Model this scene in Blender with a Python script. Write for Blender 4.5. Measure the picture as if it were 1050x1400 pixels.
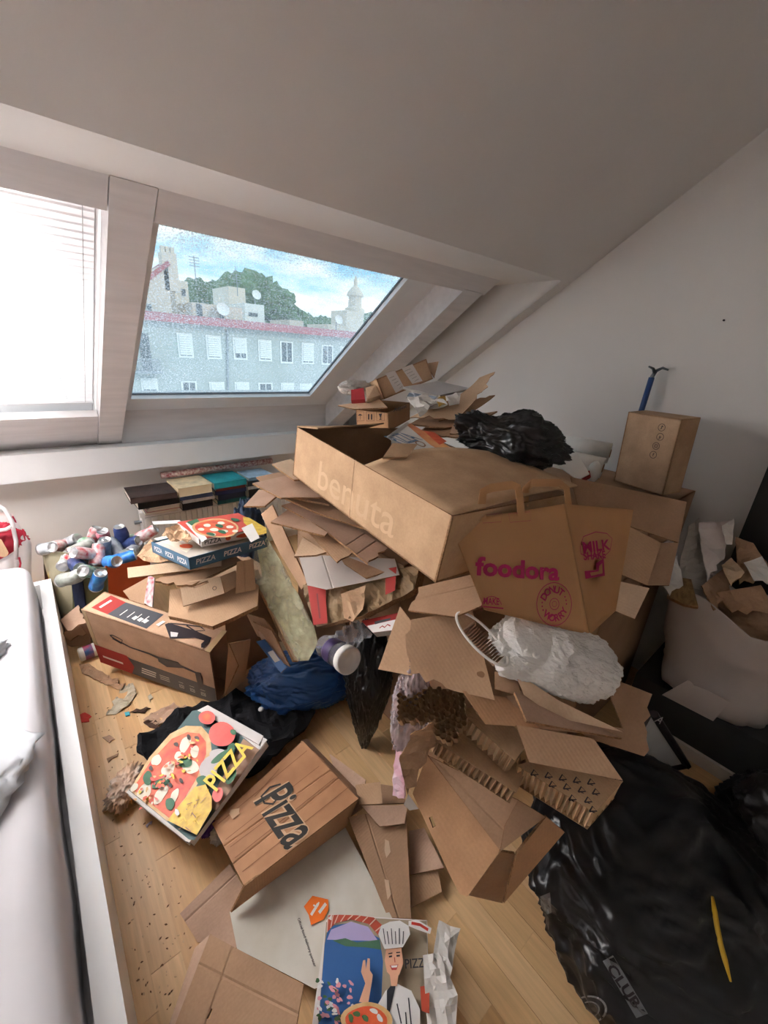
import bpy, bmesh, math, random
from mathutils import Vector, Matrix, noise
random.seed(7)
scene = bpy.context.scene
for _o in list(bpy.data.objects):
    bpy.data.objects.remove(_o, do_unlink=True)
COL = scene.collection

# ------------------------------------------------------------------ camera
F_PX, CX, CY = 563.0, 525.0, 700.0                    # pixels of the 1050 x 1400 frame
AX = Vector((0.76548461, -0.18699696, 0.61568291))    # world axes seen from the camera
AY = Vector((-0.64043046, -0.31406785, 0.70086391))
AZ = Vector((0.06230679, -0.93080262, -0.36017265))
EYE = Vector((0.0, 0.0, 1.5))
cam_data = bpy.data.cameras.new('camera')
cam = bpy.data.objects.new('camera', cam_data)
COL.objects.link(cam)
cam_data.sensor_fit = 'VERTICAL'
cam_data.sensor_height = 36.0
cam_data.lens = F_PX / 1400.0 * 36.0
cam_data.clip_start = 0.02
cam_data.clip_end = 800
cam.matrix_world = Matrix(((AX[0], -AX[1], -AX[2], EYE[0]),
                           (AY[0], -AY[1], -AY[2], EYE[1]),
                           (AZ[0], -AZ[1], -AZ[2], EYE[2]),
                           (0, 0, 0, 1)))
scene.camera = cam

# ------------------------------------------------------------------ sky, sun, daylight, exposure
world = bpy.data.worlds.new('sky')
scene.world = world
world.use_nodes = True
_n = world.node_tree.nodes; _l = world.node_tree.links
_n.clear()
_out = _n.new('ShaderNodeOutputWorld'); _bg = _n.new('ShaderNodeBackground')
_tc = _n.new('ShaderNodeTexCoord'); _mp = _n.new('ShaderNodeMapping')
_mp.inputs['Scale'].default_value = (1.6, 1.6, 4.5)
_ns = _n.new('ShaderNodeTexNoise'); _ns.inputs['Scale'].default_value = 2.6
_ns.inputs['Detail'].default_value = 6; _ns.inputs['Roughness'].default_value = 0.6
_cr = _n.new('ShaderNodeValToRGB')
_cr.color_ramp.elements[0].position = 0.40; _cr.color_ramp.elements[0].color = (0.24, 0.46, 0.68, 1)
_cr.color_ramp.elements[1].position = 0.58; _cr.color_ramp.elements[1].color = (0.72, 0.75, 0.78, 1)
_l.new(_tc.outputs['Generated'], _mp.inputs['Vector']); _l.new(_mp.outputs['Vector'], _ns.inputs['Vector'])
_l.new(_ns.outputs['Fac'], _cr.inputs['Fac']); _l.new(_cr.outputs['Color'], _bg.inputs['Color'])
_bg.inputs['Strength'].default_value = 1.75
_l.new(_bg.outputs['Background'], _out.inputs['Surface'])

def lamp(name, kind, energy, color, loc, aim, size=None, size_y=None):
    d = bpy.data.lights.new(name, kind); d.energy = energy; d.color = color
    if kind == 'AREA':
        d.shape = 'RECTANGLE'; d.size = size; d.size_y = size_y or size
    elif kind == 'SUN':
        d.angle = size
    o = bpy.data.objects.new(name, d); COL.objects.link(o)
    o.location = loc
    o.rotation_euler = (Vector(aim) - Vector(loc)).to_track_quat('-Z', 'Y').to_euler()
    return o
lamp('sun_offscreen', 'SUN', 1.0, (1.0, 0.95, 0.88), (6, -9, 6), (0, 0, 0.8), math.radians(12))
# daylight of the roof window with the blind, which runs on out of the picture beside the bed (window_2)
SLN = Vector((0, 0.5788, 0.8155))
_w2 = Vector((-0.64, 1.505 + 0.74 * 0.8155, 1.89 - 0.74 * 0.5788)) + SLN * 0.30
lamp('window_left_offscreen', 'AREA', 170, (1.0, 0.97, 0.96), _w2, _w2 - SLN, 0.92, 1.30)

scene.view_settings.view_transform = 'Standard'
scene.view_settings.look = 'None'
scene.view_settings.gamma = 1.0
scene.view_settings.use_curve_mapping = False
scene.view_settings.exposure = 0.2
try:
    scene.cycles.use_denoising = True
    scene.cycles.max_bounces = 8
    scene.cycles.diffuse_bounces = 5
    scene.cycles.transparent_max_bounces = 16
    scene.cycles.caustics_reflective = False
    scene.cycles.caustics_refractive = False
    scene.cycles.sample_clamp_indirect = 6
except Exception:
    pass

# ------------------------------------------------------------------ points from photo measurements
def ray(px, py):
    d = Vector((px - CX, py - CY, F_PX)) / F_PX
    return Vector((AX.dot(d), AY.dot(d), AZ.dot(d)))
def D(px, py, depth):                   # point at a distance along the optical axis
    return EYE + ray(px, py) * depth
def PZ(px, py, z):                      # point at height z
    r = ray(px, py); return EYE + r * ((z - EYE.z) / r.z)
def PY(px, py, y):
    r = ray(px, py); return EYE + r * (y / r.y)
def PX(px, py, x):
    r = ray(px, py); return EYE + r * (x / r.x)
def onto(px, py, p0, n):                # point on the plane (p0, n)
    r = ray(px, py); return EYE + r * ((p0 - EYE).dot(n) / r.dot(n))

def V(p):                               # (px, py, depth) or (px, py, height, 'z') or a point
    if isinstance(p, Vector): return p
    if len(p) == 4: return {'z': PZ, 'y': PY, 'x': PX}[p[3]](*p[:3])
    return D(*p)

# ------------------------------------------------------------------ materials
MATS = {}
def mat(name, color=(0.8, 0.8, 0.8), rough=0.6, var=0.06, scale=8.0, bump=0.0, bscale=60.0, spec=0.4, metal=0.0,
        stretch=None, color2=None, detail=4, sheen=0.0, coat=0.0, trans=0.0):
    if name in MATS: return MATS[name]
    m = bpy.data.materials.new(name); m.use_nodes = True
    nt = m.node_tree; N = nt.nodes; L = nt.links
    b = N['Principled BSDF']
    b.inputs['Roughness'].default_value = rough
    b.inputs['Metallic'].default_value = metal
    if 'Specular IOR Level' in b.inputs: b.inputs['Specular IOR Level'].default_value = spec
    if coat and 'Coat Weight' in b.inputs: b.inputs['Coat Weight'].default_value = coat
    if trans and 'Transmission Weight' in b.inputs: b.inputs['Transmission Weight'].default_value = trans
    tc = N.new('ShaderNodeTexCoord'); mp = N.new('ShaderNodeMapping')
    if stretch: mp.inputs['Scale'].default_value = stretch
    L.new(tc.outputs['Object'], mp.inputs['Vector'])
    ns = N.new('ShaderNodeTexNoise'); ns.inputs['Scale'].default_value = scale; ns.inputs['Detail'].default_value = detail
    L.new(mp.outputs['Vector'], ns.inputs['Vector'])
    r = N.new('ShaderNodeValToRGB')
    c = color; c2 = color2 or tuple(min(1, v * (1 + var)) for v in c); c1 = c if color2 else tuple(v * (1 - var) for v in c)
    r.color_ramp.elements[0].position = 0.3; r.color_ramp.elements[0].color = (*c1, 1)
    r.color_ramp.elements[1].position = 0.7; r.color_ramp.elements[1].color = (*c2, 1)
    L.new(ns.outputs['Fac'], r.inputs['Fac']); L.new(r.outputs['Color'], b.inputs['Base Color'])
    if bump:
        n2 = N.new('ShaderNodeTexNoise'); n2.inputs['Scale'].default_value = bscale; n2.inputs['Detail'].default_value = 3
        L.new(mp.outputs['Vector'], n2.inputs['Vector'])
        bp = N.new('ShaderNodeBump'); bp.inputs['Strength'].default_value = bump; bp.inputs['Distance'].default_value = 0.004
        L.new(n2.outputs['Fac'], bp.inputs['Height']); L.new(bp.outputs['Normal'], b.inputs['Normal'])
    MATS[name] = m
    return m
def sr(r, g, b):                        # 0..255 display colour to linear
    f = lambda v: (v / 255 / 12.92) if v / 255 <= 0.04045 else ((v / 255 + 0.055) / 1.055) ** 2.4
    return (f(r), f(g), f(b))
def flat(name, rgb255, rough=0.55):
    return mat(name, sr(*rgb255), rough, var=0.04, scale=20)

def kraft(name, rgb255, seed=0, lines=True):
    """corrugated kraft board: fine flutes as relief, blotchy paper colour"""
    if name in MATS: return MATS[name]
    m = bpy.data.materials.new(name); m.use_nodes = True
    nt = m.node_tree; N = nt.nodes; L = nt.links; b = N['Principled BSDF']
    b.inputs['Roughness'].default_value = 0.82
    b.inputs['Specular IOR Level'].default_value = 0.18
    tc = N.new('ShaderNodeTexCoord')
    n1 = N.new('ShaderNodeTexNoise'); n1.inputs['Scale'].default_value = 5 + seed; n1.inputs['Detail'].default_value = 5
    n2 = N.new('ShaderNodeTexNoise'); n2.inputs['Scale'].default_value = 160; n2.inputs['Detail'].default_value = 2
    L.new(tc.outputs['Object'], n1.inputs['Vector']); L.new(tc.outputs['Object'], n2.inputs['Vector'])
    c = sr(*rgb255); g_ = (c[0] + c[1] + c[2]) / 3; c = tuple(v * 0.80 + g_ * 0.20 for v in c)
    r = N.new('ShaderNodeValToRGB')
    r.color_ramp.elements[0].position = 0.3; r.color_ramp.elements[0].color = (c[0] * 0.86, c[1] * 0.84, c[2] * 0.82, 1)
    r.color_ramp.elements[1].position = 0.7; r.color_ramp.elements[1].color = (min(1, c[0] * 1.1), min(1, c[1] * 1.1), min(1, c[2] * 1.1), 1)
    mx = N.new('ShaderNodeMixRGB'); mx.blend_type = 'OVERLAY'; mx.inputs['Fac'].default_value = 0.12
    L.new(n1.outputs['Fac'], r.inputs['Fac']); L.new(r.outputs['Color'], mx.inputs['Color1']); L.new(n2.outputs['Fac'], mx.inputs['Color2'])
    L.new(mx.outputs['Color'], b.inputs['Base Color'])
    w = N.new('ShaderNodeTexWave'); w.wave_type = 'BANDS'; w.bands_direction = 'X' if seed % 2 == 0 else 'Y'
    w.inputs['Scale'].default_value = 42; w.inputs['Distortion'].default_value = 0.4
    L.new(tc.outputs['Object'], w.inputs['Vector'])
    bp = N.new('ShaderNodeBump'); bp.inputs['Strength'].default_value = 0.10 if lines else 0.03; bp.inputs['Distance'].default_value = 0.002
    L.new(w.outputs['Fac'], bp.inputs['Height']); L.new(bp.outputs['Normal'], b.inputs['Normal'])
    MATS[name] = m
    return m

def plastic(name, rgb255, rough=0.3, bump=0.5, bscale=14, spec=0.5):
    return mat(name, sr(*rgb255), rough, var=0.15, scale=6, bump=bump, bscale=bscale, spec=spec)

def clear_film(name, rgb255, alpha=0.5, rough=0.2):
    """thin plastic film or glass: partly clear, partly coloured"""
    if name in MATS: return MATS[name]
    m = bpy.data.materials.new(name); m.use_nodes = True
    nt = m.node_tree; N = nt.nodes; L = nt.links; b = N['Principled BSDF']
    b.inputs['Base Color'].default_value = (*sr(*rgb255), 1); b.inputs['Roughness'].default_value = rough
    tc = N.new('ShaderNodeTexCoord'); n1 = N.new('ShaderNodeTexNoise'); n1.inputs['Scale'].default_value = 14; n1.inputs['Detail'].default_value = 5
    L.new(tc.outputs['Object'], n1.inputs['Vector'])
    mr = N.new('ShaderNodeMapRange'); mr.inputs['From Min'].default_value = 0.3; mr.inputs['From Max'].default_value = 0.7
    mr.inputs['To Min'].default_value = max(0, alpha - 0.25); mr.inputs['To Max'].default_value = min(1, alpha + 0.25)
    L.new(n1.outputs['Fac'], mr.inputs['Value']); L.new(mr.outputs['Result'], b.inputs['Alpha'])
    MATS[name] = m
    return m

# ------------------------------------------------------------------ mesh helpers
class MB:
    """collects vertices and faces (each with a material slot) for ONE mesh object"""
    def __init__(s): s.v = []; s.f = []; s.m = []
    def add(s, pts, faces, mi=0):
        o = len(s.v); s.v += [tuple(p) for p in pts]
        for f in faces: s.f.append([o + i for i in f]); s.m.append(mi)
        return s
    def quad(s, a, b, c, d, mi=0): return s.add([a, b, c, d], [[0, 1, 2, 3]], mi)
    def box(s, x0, x1, y0, y1, z0, z1, mi=0, M=None):
        p = [Vector((x, y, z)) for z in (z0, z1) for y in (y0, y1) for x in (x0, x1)]
        if M is not None: p = [M @ q for q in p]
        return s.add(p, [[0, 2, 3, 1], [4, 5, 7, 6], [0, 1, 5, 4], [2, 6, 7, 3], [0, 4, 6, 2], [1, 3, 7, 5]], mi)
    def slab(s, pts, thick, mi=0, side=None):
        """a flat or nearly flat outline given thickness along its normal (away from the given side)"""
        pts = [Vector(p) for p in pts]; n = Vector((0, 0, 0))
        for i in range(len(pts)): n += (pts[i] - pts[0]).cross(pts[(i + 1) % len(pts)] - pts[0])
        n.normalize()
        if n.dot((side or EYE) - pts[0]) < 0: pts.reverse(); n = -n
        k = len(pts); low = [p - n * thick for p in pts]
        fs = [list(range(k)), list(range(2 * k - 1, k - 1, -1))] + [[i, i + k, (i + 1) % k + k, (i + 1) % k] for i in range(k)]
        fs = [fs[0], fs[1]] + [list(reversed([i, (i + 1) % k, (i + 1) % k + k, i + k])) for i in range(k)]
        return s.add(pts + low, fs, mi)
    def tube(s, pts, r, sides=8, mi=0, cap=True, closed=False):
        pts = [Vector(p) for p in pts]; rings = []; n = len(pts)
        rr = r if isinstance(r, (list, tuple)) else [r] * n
        up = Vector((0, 0, 1)); prev = None
        for i, p in enumerate(pts):
            t = (pts[min(i + 1, n - 1)] - pts[max(i - 1, 0)])
            t = t.normalized() if t.length > 1e-9 else Vector((0, 0, 1))
            a = prev if prev is not None else (up if abs(t.dot(up)) < 0.9 else Vector((1, 0, 0)))
            u = (a - t * a.dot(t)).normalized(); w = t.cross(u); prev = u
            rings.append([p + (u * math.cos(k * 2 * math.pi / sides) + w * math.sin(k * 2 * math.pi / sides)) * rr[i] for k in range(sides)])
        fs = [[i * sides + k, i * sides + (k + 1) % sides, (i + 1) * sides + (k + 1) % sides, (i + 1) * sides + k] for i in range(n - 1) for k in range(sides)]
        if cap: fs += [list(range(sides - 1, -1, -1)), [(n - 1) * sides + k for k in range(sides)]]
        return s.add([q for r_ in rings for q in r_], fs, mi)
    def lathe(s, prof, M=None, sides=24, mi=0):
        """profile [(r, z)] turned about z"""
        p = [Vector((r * math.cos(2 * math.pi * k / sides), r * math.sin(2 * math.pi * k / sides), z)) for r, z in prof for k in range(sides)]
        if M is not None: p = [M @ q for q in p]
        n = len(prof)
        fs = [[i * sides + k, i * sides + (k + 1) % sides, (i + 1) * sides + (k + 1) % sides, (i + 1) * sides + k] for i in range(n - 1) for k in range(sides)]
        fs += [list(range(sides - 1, -1, -1)), [(n - 1) * sides + k for k in range(sides)]]
        return s.add(p, fs, mi)
    def mesh(s, name, mats, smooth=False):
        me = bpy.data.meshes.new(name); me.from_pydata(s.v, [], s.f)
        for m in (mats if isinstance(mats, (list, tuple)) else [mats]): me.materials.append(m)
        me.polygons.foreach_set('material_index', s.m)
        if smooth: me.polygons.foreach_set('use_smooth', [True] * len(me.polygons))
        me.update(); return me
    def build(s, name, mats, parent=None, smooth=False):
        return link(name, s.mesh(name, mats, smooth), parent)

def link(name, me, parent=None):
    o = bpy.data.objects.new(name, me); COL.objects.link(o)
    if parent is not None:
        o.parent = parent
        o.matrix_parent_inverse = parent_world(parent).inverted()
    else:                                # put the origin of a thing at its base
        recentre(o)
    return o
def parent_world(p):
    M = p.matrix_basis.copy()
    if p.parent is not None: M = parent_world(p.parent) @ p.matrix_parent_inverse @ M
    return M
def recentre(o):
    me = o.data
    if not me.vertices: return
    xs = [v.co.x for v in me.vertices]; ys = [v.co.y for v in me.vertices]; zs = [v.co.z for v in me.vertices]
    c = Vector(((min(xs) + max(xs)) / 2, (min(ys) + max(ys)) / 2, min(zs)))
    me.transform(Matrix.Translation(-c)); o.location = c
def tag(o, label=None, cat=None, group=None, kind=None):
    if label: o['label'] = label
    if cat: o['category'] = cat
    if group: o['group'] = group
    if kind: o['kind'] = kind
    return o
def thing(name, loc, label, cat, group=None):
    o = bpy.data.objects.new(name, None); COL.objects.link(o); o.location = loc; o.empty_display_size = 0.1
    return tag(o, label, cat, group)
def struct(name, mb, mats, smooth=False):
    return tag(mb.build(name, mats, None, smooth), kind='structure')
def piece(parent, name, me, loc=None, rot=None):
    """a repeat that shares mesh data, child of parent"""
    o = bpy.data.objects.new(name, me); COL.objects.link(o); o.parent = parent
    o.matrix_parent_inverse = parent_world(parent).inverted()
    if loc is not None: o.location = loc
    if rot is not None: o.rotation_euler = rot
    return o

def text_pts(body, size=1.0, bold=0.0, shear=0.0, spacing=1.0):
    """outline-filled lettering as (verts2d, faces), centred on the origin"""
    cu = bpy.data.curves.new('lettering', 'FONT'); cu.body = body; cu.size = size; cu.shear = shear; cu.space_character = spacing
    cu.align_x = 'CENTER'; cu.align_y = 'CENTER'; cu.offset = bold * size; cu.resolution_u = 3; cu.fill_mode = 'FRONT'
    o = bpy.data.objects.new('lettering', cu); COL.objects.link(o)
    dg = bpy.context.evaluated_depsgraph_get()
    me = bpy.data.meshes.new_from_object(o.evaluated_get(dg))
    v = [(p.co.x, p.co.y) for p in me.vertices]; f = [list(p.vertices) for p in me.polygons]
    bpy.data.objects.remove(o, do_unlink=True); bpy.data.curves.remove(cu); bpy.data.meshes.remove(me)
    return v, f
class Frame:
    """a flat face to print on: origin o, unit axes u (reading direction), v (up the letters), normal n"""
    def __init__(s, o, u, v):
        s.o = Vector(o); s.u = Vector(u).normalized(); s.v = Vector(v); s.v = (s.v - s.u * s.v.dot(s.u)).normalized()
        s.n = s.u.cross(s.v)
    def p(s, a, b, h=0.0): return s.o + s.u * a + s.v * b + s.n * h
    def uv(s, w): d = Vector(w) - s.o; return d.dot(s.u), d.dot(s.v)
    def pix(s, px, py): return s.uv(onto(px, py, s.o, s.n))
    def facing(s):
        return s if s.n.dot(EYE - s.o) > 0 else Frame(s.o, -s.u, s.v)
INK = 0.0006
def print_text(mb, fr, body, a, b, size, mi=0, ang=0.0, bold=0.0, shear=0.0, h=INK, spacing=1.0, sx=1.0):
    v, f = text_pts(body, size, bold, shear, spacing); c, s_ = math.cos(ang), math.sin(ang)
    mb.add([fr.p(a + x * sx * c - y * s_, b + x * sx * s_ + y * c, h) for x, y in v], f, mi)
def print_poly(mb, fr, pts, mi=0, h=INK):
    mb.add([fr.p(a, b, h) for a, b in pts], [list(range(len(pts)))], mi)
def ell(a, b, ra, rb, ang=0.0, n=20, wob=0.0, seed=0, a0=0.0, a1=2 * math.pi):
    rnd = random.Random(seed); c, s_ = math.cos(ang), math.sin(ang); out = []
    ph = [rnd.uniform(0, 6.28) for _ in range(3)]
    full = abs(a1 - a0 - 2 * math.pi) < 1e-6
    for i in range(n if full else n + 1):
        t = a0 + (a1 - a0) * i / n
        k = 1 + wob * (math.sin(2 * t + ph[0]) + 0.6 * math.sin(3 * t + ph[1]) + 0.4 * math.sin(5 * t + ph[2]))
        x, y = ra * k * math.cos(t), rb * k * math.sin(t)
        out.append((a + x * c - y * s_, b + x * s_ + y * c))
    return out
def ring(mb, fr, a, b, r0, r1, mi=0, h=INK, n=28, a0=0.0, a1=2 * math.pi):
    for i in range(n):
        t, u = a0 + (a1 - a0) * i / n, a0 + (a1 - a0) * (i + 1) / n
        print_poly(mb, fr, [(a + r0 * math.cos(t), b + r0 * math.sin(t)), (a + r1 * math.cos(t), b + r1 * math.sin(t)),
                            (a + r1 * math.cos(u), b + r1 * math.sin(u)), (a + r0 * math.cos(u), b + r0 * math.sin(u))], mi, h)
def stroke(mb, fr, pts, w, mi=0, h=INK):
    """a painted line of width w along 2d points"""
    n = len(pts)
    L, R = [], []
    for i in range(n):
        ax, ay = pts[max(i - 1, 0)]; bx, by = pts[min(i + 1, n - 1)]
        dx, dy = bx - ax, by - ay; l = math.hypot(dx, dy) or 1
        ww = w[i] if isinstance(w, (list, tuple)) else w
        L.append((pts[i][0] - dy / l * ww / 2, pts[i][1] + dx / l * ww / 2)); R.append((pts[i][0] + dy / l * ww / 2, pts[i][1] - dx / l * ww / 2))
    for i in range(n - 1): print_poly(mb, fr, [R[i], R[i + 1], L[i + 1], L[i]], mi, h)

def nz(p, s, seed=0.0):
    return noise.noise(Vector((p[0] * s + seed * 7.31, p[1] * s + seed * 3.17, p[2] * s - seed * 5.7)))
def ridge(p, s, seed=0.0):
    return 1 - abs(nz(p, s, seed)) * 2

def sheet_mesh(name, pts, thick, mats, torn=(), bend=0.0, wave=0.0, cell=0.05, creases=(), seed=0, curl=None, plane=None, fn=None, holes=()):
    """a piece of board: outline pts (3d; the first three give its plane), cut on a grid so that it can bend,
    creases pressed in, torn edges ragged; face 0 = printed/outer side, 1 = edge (flutes), towards the camera first"""
    rnd = random.Random(seed)
    P0 = Vector(pts[0])
    if plane is None:
        n = (Vector(pts[1]) - P0).cross(Vector(pts[2]) - P0).normalized()
    else: n = plane
    if n.dot(EYE - P0) < 0: n = -n
    u = (Vector(pts[1]) - P0); u = (u - n * u.dot(n)).normalized(); v = n.cross(u)
    def loc(w): d = w - P0; return [d.dot(u), d.dot(v)]
    q = [loc(Vector(p)) for p in pts]
    out = []
    for i in range(len(q)):
        a, b = q[i], q[(i + 1) % len(q)]; out.append(a)
        if i in torn:
            L = math.hypot(b[0] - a[0], b[1] - a[1]); k = max(2, int(L / 0.018))
            for j in range(1, k):
                t = j / k + rnd.uniform(-0.3, 0.3) / k; j_ = rnd.gauss(0, 0.0055)
                out.append([a[0] + (b[0] - a[0]) * t - (b[1] - a[1]) / L * j_, a[1] + (b[1] - a[1]) * t + (b[0] - a[0]) / L * j_])
    bm = bmesh.new()
    f = bm.faces.new([bm.verts.new((a, b, 0)) for a, b in out]); bm.normal_update()
    if f.normal.z < 0: f.normal_flip()
    xs = [a for a, b in out]; ys = [b for a, b in out]
    def cut(co, no):
        bmesh.ops.bisect_plane(bm, geom=bm.verts[:] + bm.edges[:] + bm.faces[:], plane_co=co, plane_no=no, dist=1e-5)
    if bend or wave or curl or fn:
        k = min(xs) + cell
        while k < max(xs): cut((k, 0, 0), (1, 0, 0)); k += cell
        k = min(ys) + cell
        while k < max(ys): cut((0, k, 0), (0, 1, 0)); k += cell
    cl = []
    for (c0, c1) in creases:
        a, b = loc(onto(c0[0], c0[1], P0, n)), loc(onto(c1[0], c1[1], P0, n))
        dx, dy = b[0] - a[0], b[1] - a[1]; L = math.hypot(dx, dy); nx, ny = -dy / L, dx / L
        for w in (-0.004, 0, 0.004): cut((a[0] + nx * w, a[1] + ny * w, 0), (nx, ny, 0))
        cl.append((a, (nx, ny)))
    for hole in holes:                               # convex cut-outs, measured in photo pixels
        hp = [loc(onto(a, b, P0, n)) for a, b in hole]; hc = [sum(q[k] for q in hp) / len(hp) for k in (0, 1)]
        ed = []
        for i in range(len(hp)):
            a, b = hp[i], hp[(i + 1) % len(hp)]; nx, ny = -(b[1] - a[1]), b[0] - a[0]; L = math.hypot(nx, ny); nx, ny = nx / L, ny / L
            if (hc[0] - a[0]) * nx + (hc[1] - a[1]) * ny > 0: nx, ny = -nx, -ny
            cut((a[0], a[1], 0), (nx, ny, 0)); ed.append((a, nx, ny))
        dead = [g for g in bm.faces if all((g.calc_center_median().x - a[0]) * nx + (g.calc_center_median().y - a[1]) * ny < 0 for a, nx, ny in ed)]
        bmesh.ops.delete(bm, geom=dead, context='FACES')
    cxm, cym = (min(xs) + max(xs)) / 2, (min(ys) + max(ys)) / 2
    def lift(x, y):
        h = bend * (((x - cxm) ** 2 + 0.4 * (y - cym) ** 2)) * -1.0
        if wave: h += wave * nz((x, y, 0), 6.0, seed)
        if curl:                                     # (direction angle, start, amount)
            d = x * math.cos(curl[0]) + y * math.sin(curl[0]) - curl[1]
            if d > 0: h += curl[2] * d * d
        if fn: h += fn(x - min(xs), y - min(ys))
        for a, nn in cl:
            d = abs((x - a[0]) * nn[0] + (y - a[1]) * nn[1])
            if d < 0.0035: h -= 0.0022 * (1 - d / 0.0035)
        return h
    vs = bm.verts[:]; bm.verts.index_update()
    top = [(w.co.x, w.co.y, lift(w.co.x, w.co.y)) for w in vs]
    faces = [[w.index for w in g.verts] for g in bm.faces]
    rim = [(e.verts[0].index, e.verts[1].index, e.link_faces[0]) for e in bm.edges if len(e.link_faces) == 1]
    mb = MB(); k = len(top)
    W = lambda a, b, c: P0 + u * a + v * b + n * c
    mb.v = [tuple(W(*t)) for t in top] + [tuple(W(a, b, c - thick)) for a, b, c in top]
    for g in faces: mb.f.append(g); mb.m.append(0)
    for g in faces: mb.f.append([i + k for i in reversed(g)]); mb.m.append(2 if len(mats) > 2 else 0)
    for a, b, lf in rim:
        ix = [w.index for w in lf.verts]; i = ix.index(a)
        if ix[(i + 1) % len(ix)] != b: a, b = b, a
        mb.f.append([b, a, a + k, b + k]); mb.m.append(1 if len(mats) > 1 else 0)
    bm.free()
    return mb.mesh(name, mats)
EDGE = None
def board(name, pix, label, m, thick=0.005, cat='cardboard', parent=None, group=None, edge=None, **kw):
    """a board whose corners are measured as (px, py, depth); the first three set its plane"""
    A, B, C_ = [V(p) for p in pix[:3]]
    n = (B - A).cross(C_ - A).normalized()
    pts = [A, B, C_] + [onto(p[0], p[1], A, n) for p in pix[3:]]
    ms = m if isinstance(m, (list, tuple)) else [m, edge or EDGE]
    o = link(name, sheet_mesh(name, pts, thick, ms, **kw), parent)
    if parent is None: tag(o, label, cat, group)
    o_frame = Frame(A, B - A, C_ - A).facing()
    o_pts = pts
    BOARD[o.name] = (o_frame, o_pts)
    return o
BOARD = {}

K1 = kraft('kraft_tan', (200, 158, 116), 0); K2 = kraft('kraft_brown', (176, 136, 100), 1); K3 = kraft('kraft_pale', (212, 176, 138), 2)
K4 = kraft('kraft_rose', (190, 152, 124), 3); K5 = kraft('kraft_orange', (196, 146, 98), 4); KIN = kraft('kraft_inside', (178, 138, 102), 5)
EDGE = mat('flute_edge', sr(150, 114, 82), 0.9, var=0.35, scale=150, bump=0.5, bscale=260, spec=0.1)
WHITEB = mat('white_board', sr(228, 224, 218), 0.6, var=0.04, scale=6); GREYB = mat('grey_board', sr(170, 164, 156), 0.8, var=0.06)
def axes3(a0, a1):
    a0 = Vector(a0).normalized(); a1 = Vector(a1); a1 = (a1 - a0 * a1.dot(a0)).normalized()
    return a0, a1, a0.cross(a1)
def carton(name, o, ax, dims, label, m, cat='cardboard box', open_side=None, th=0.005, flaps=(), inner=None, group=None, tape=None, split=True):
    """a carton of separate panels. o corner, ax three unit axes, dims along them; open_side is the missing panel ('0-','0+','1-',...);
    flaps: (edge panel, angle from the closed position, length share)"""
    ax = [Vector(a) for a in ax]; o = Vector(o); root = thing(name, o, label, cat, group)
    inner = inner or m
    body = MB()
    for i in range(3):
        j, k = (i + 1) % 3, (i + 2) % 3
        for sgn in (0, 1):
            key = '%d%s' % (i, '+' if sgn else '-')
            if open_side and key in open_side: continue
            base = o + ax[i] * (dims[i] - th if sgn else 0)
            e = [base, base + ax[j] * dims[j], base + ax[j] * dims[j] + ax[k] * dims[k], base + ax[k] * dims[k]]
            q = e + [p + ax[i] * th for p in e]
            inn = 1
            fo, fi = ([4, 5, 6, 7], [3, 2, 1, 0]) if sgn else ([3, 2, 1, 0], [4, 5, 6, 7])
            body.add(q, [fo], 0); body.add(q, [fi], 1)
            body.add(q, [[0, 1, 5, 4], [1, 2, 6, 5], [2, 3, 7, 6], [3, 0, 4, 7]], 2)
    body.build('carton_body', [m, inner, EDGE], root)
    for (hinge, out, length, width, fm) in flaps:
        # hinge = (p0, p1) world, out = direction of the flap
        p0, p1 = Vector(hinge[0]), Vector(hinge[1]); d = Vector(out).normalized() * length; c = (p1 - p0) * width
        MB().slab([p0, p1, p1 + d - c, p0 + d + c], th).build('flap', fm or m, root)
    if tape:
        for q in tape: MB().slab(q, 0.0006).build('tape', TAPE, root)
    return root
def corner(o, ax, dims, i, j, k): return Vector(o) + Vector(ax[0]) * dims[0] * i + Vector(ax[1]) * dims[1] * j + Vector(ax[2]) * dims[2] * k
TAPE = mat('packing_tape', sr(196, 168, 128), 0.22, var=0.04)

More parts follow.
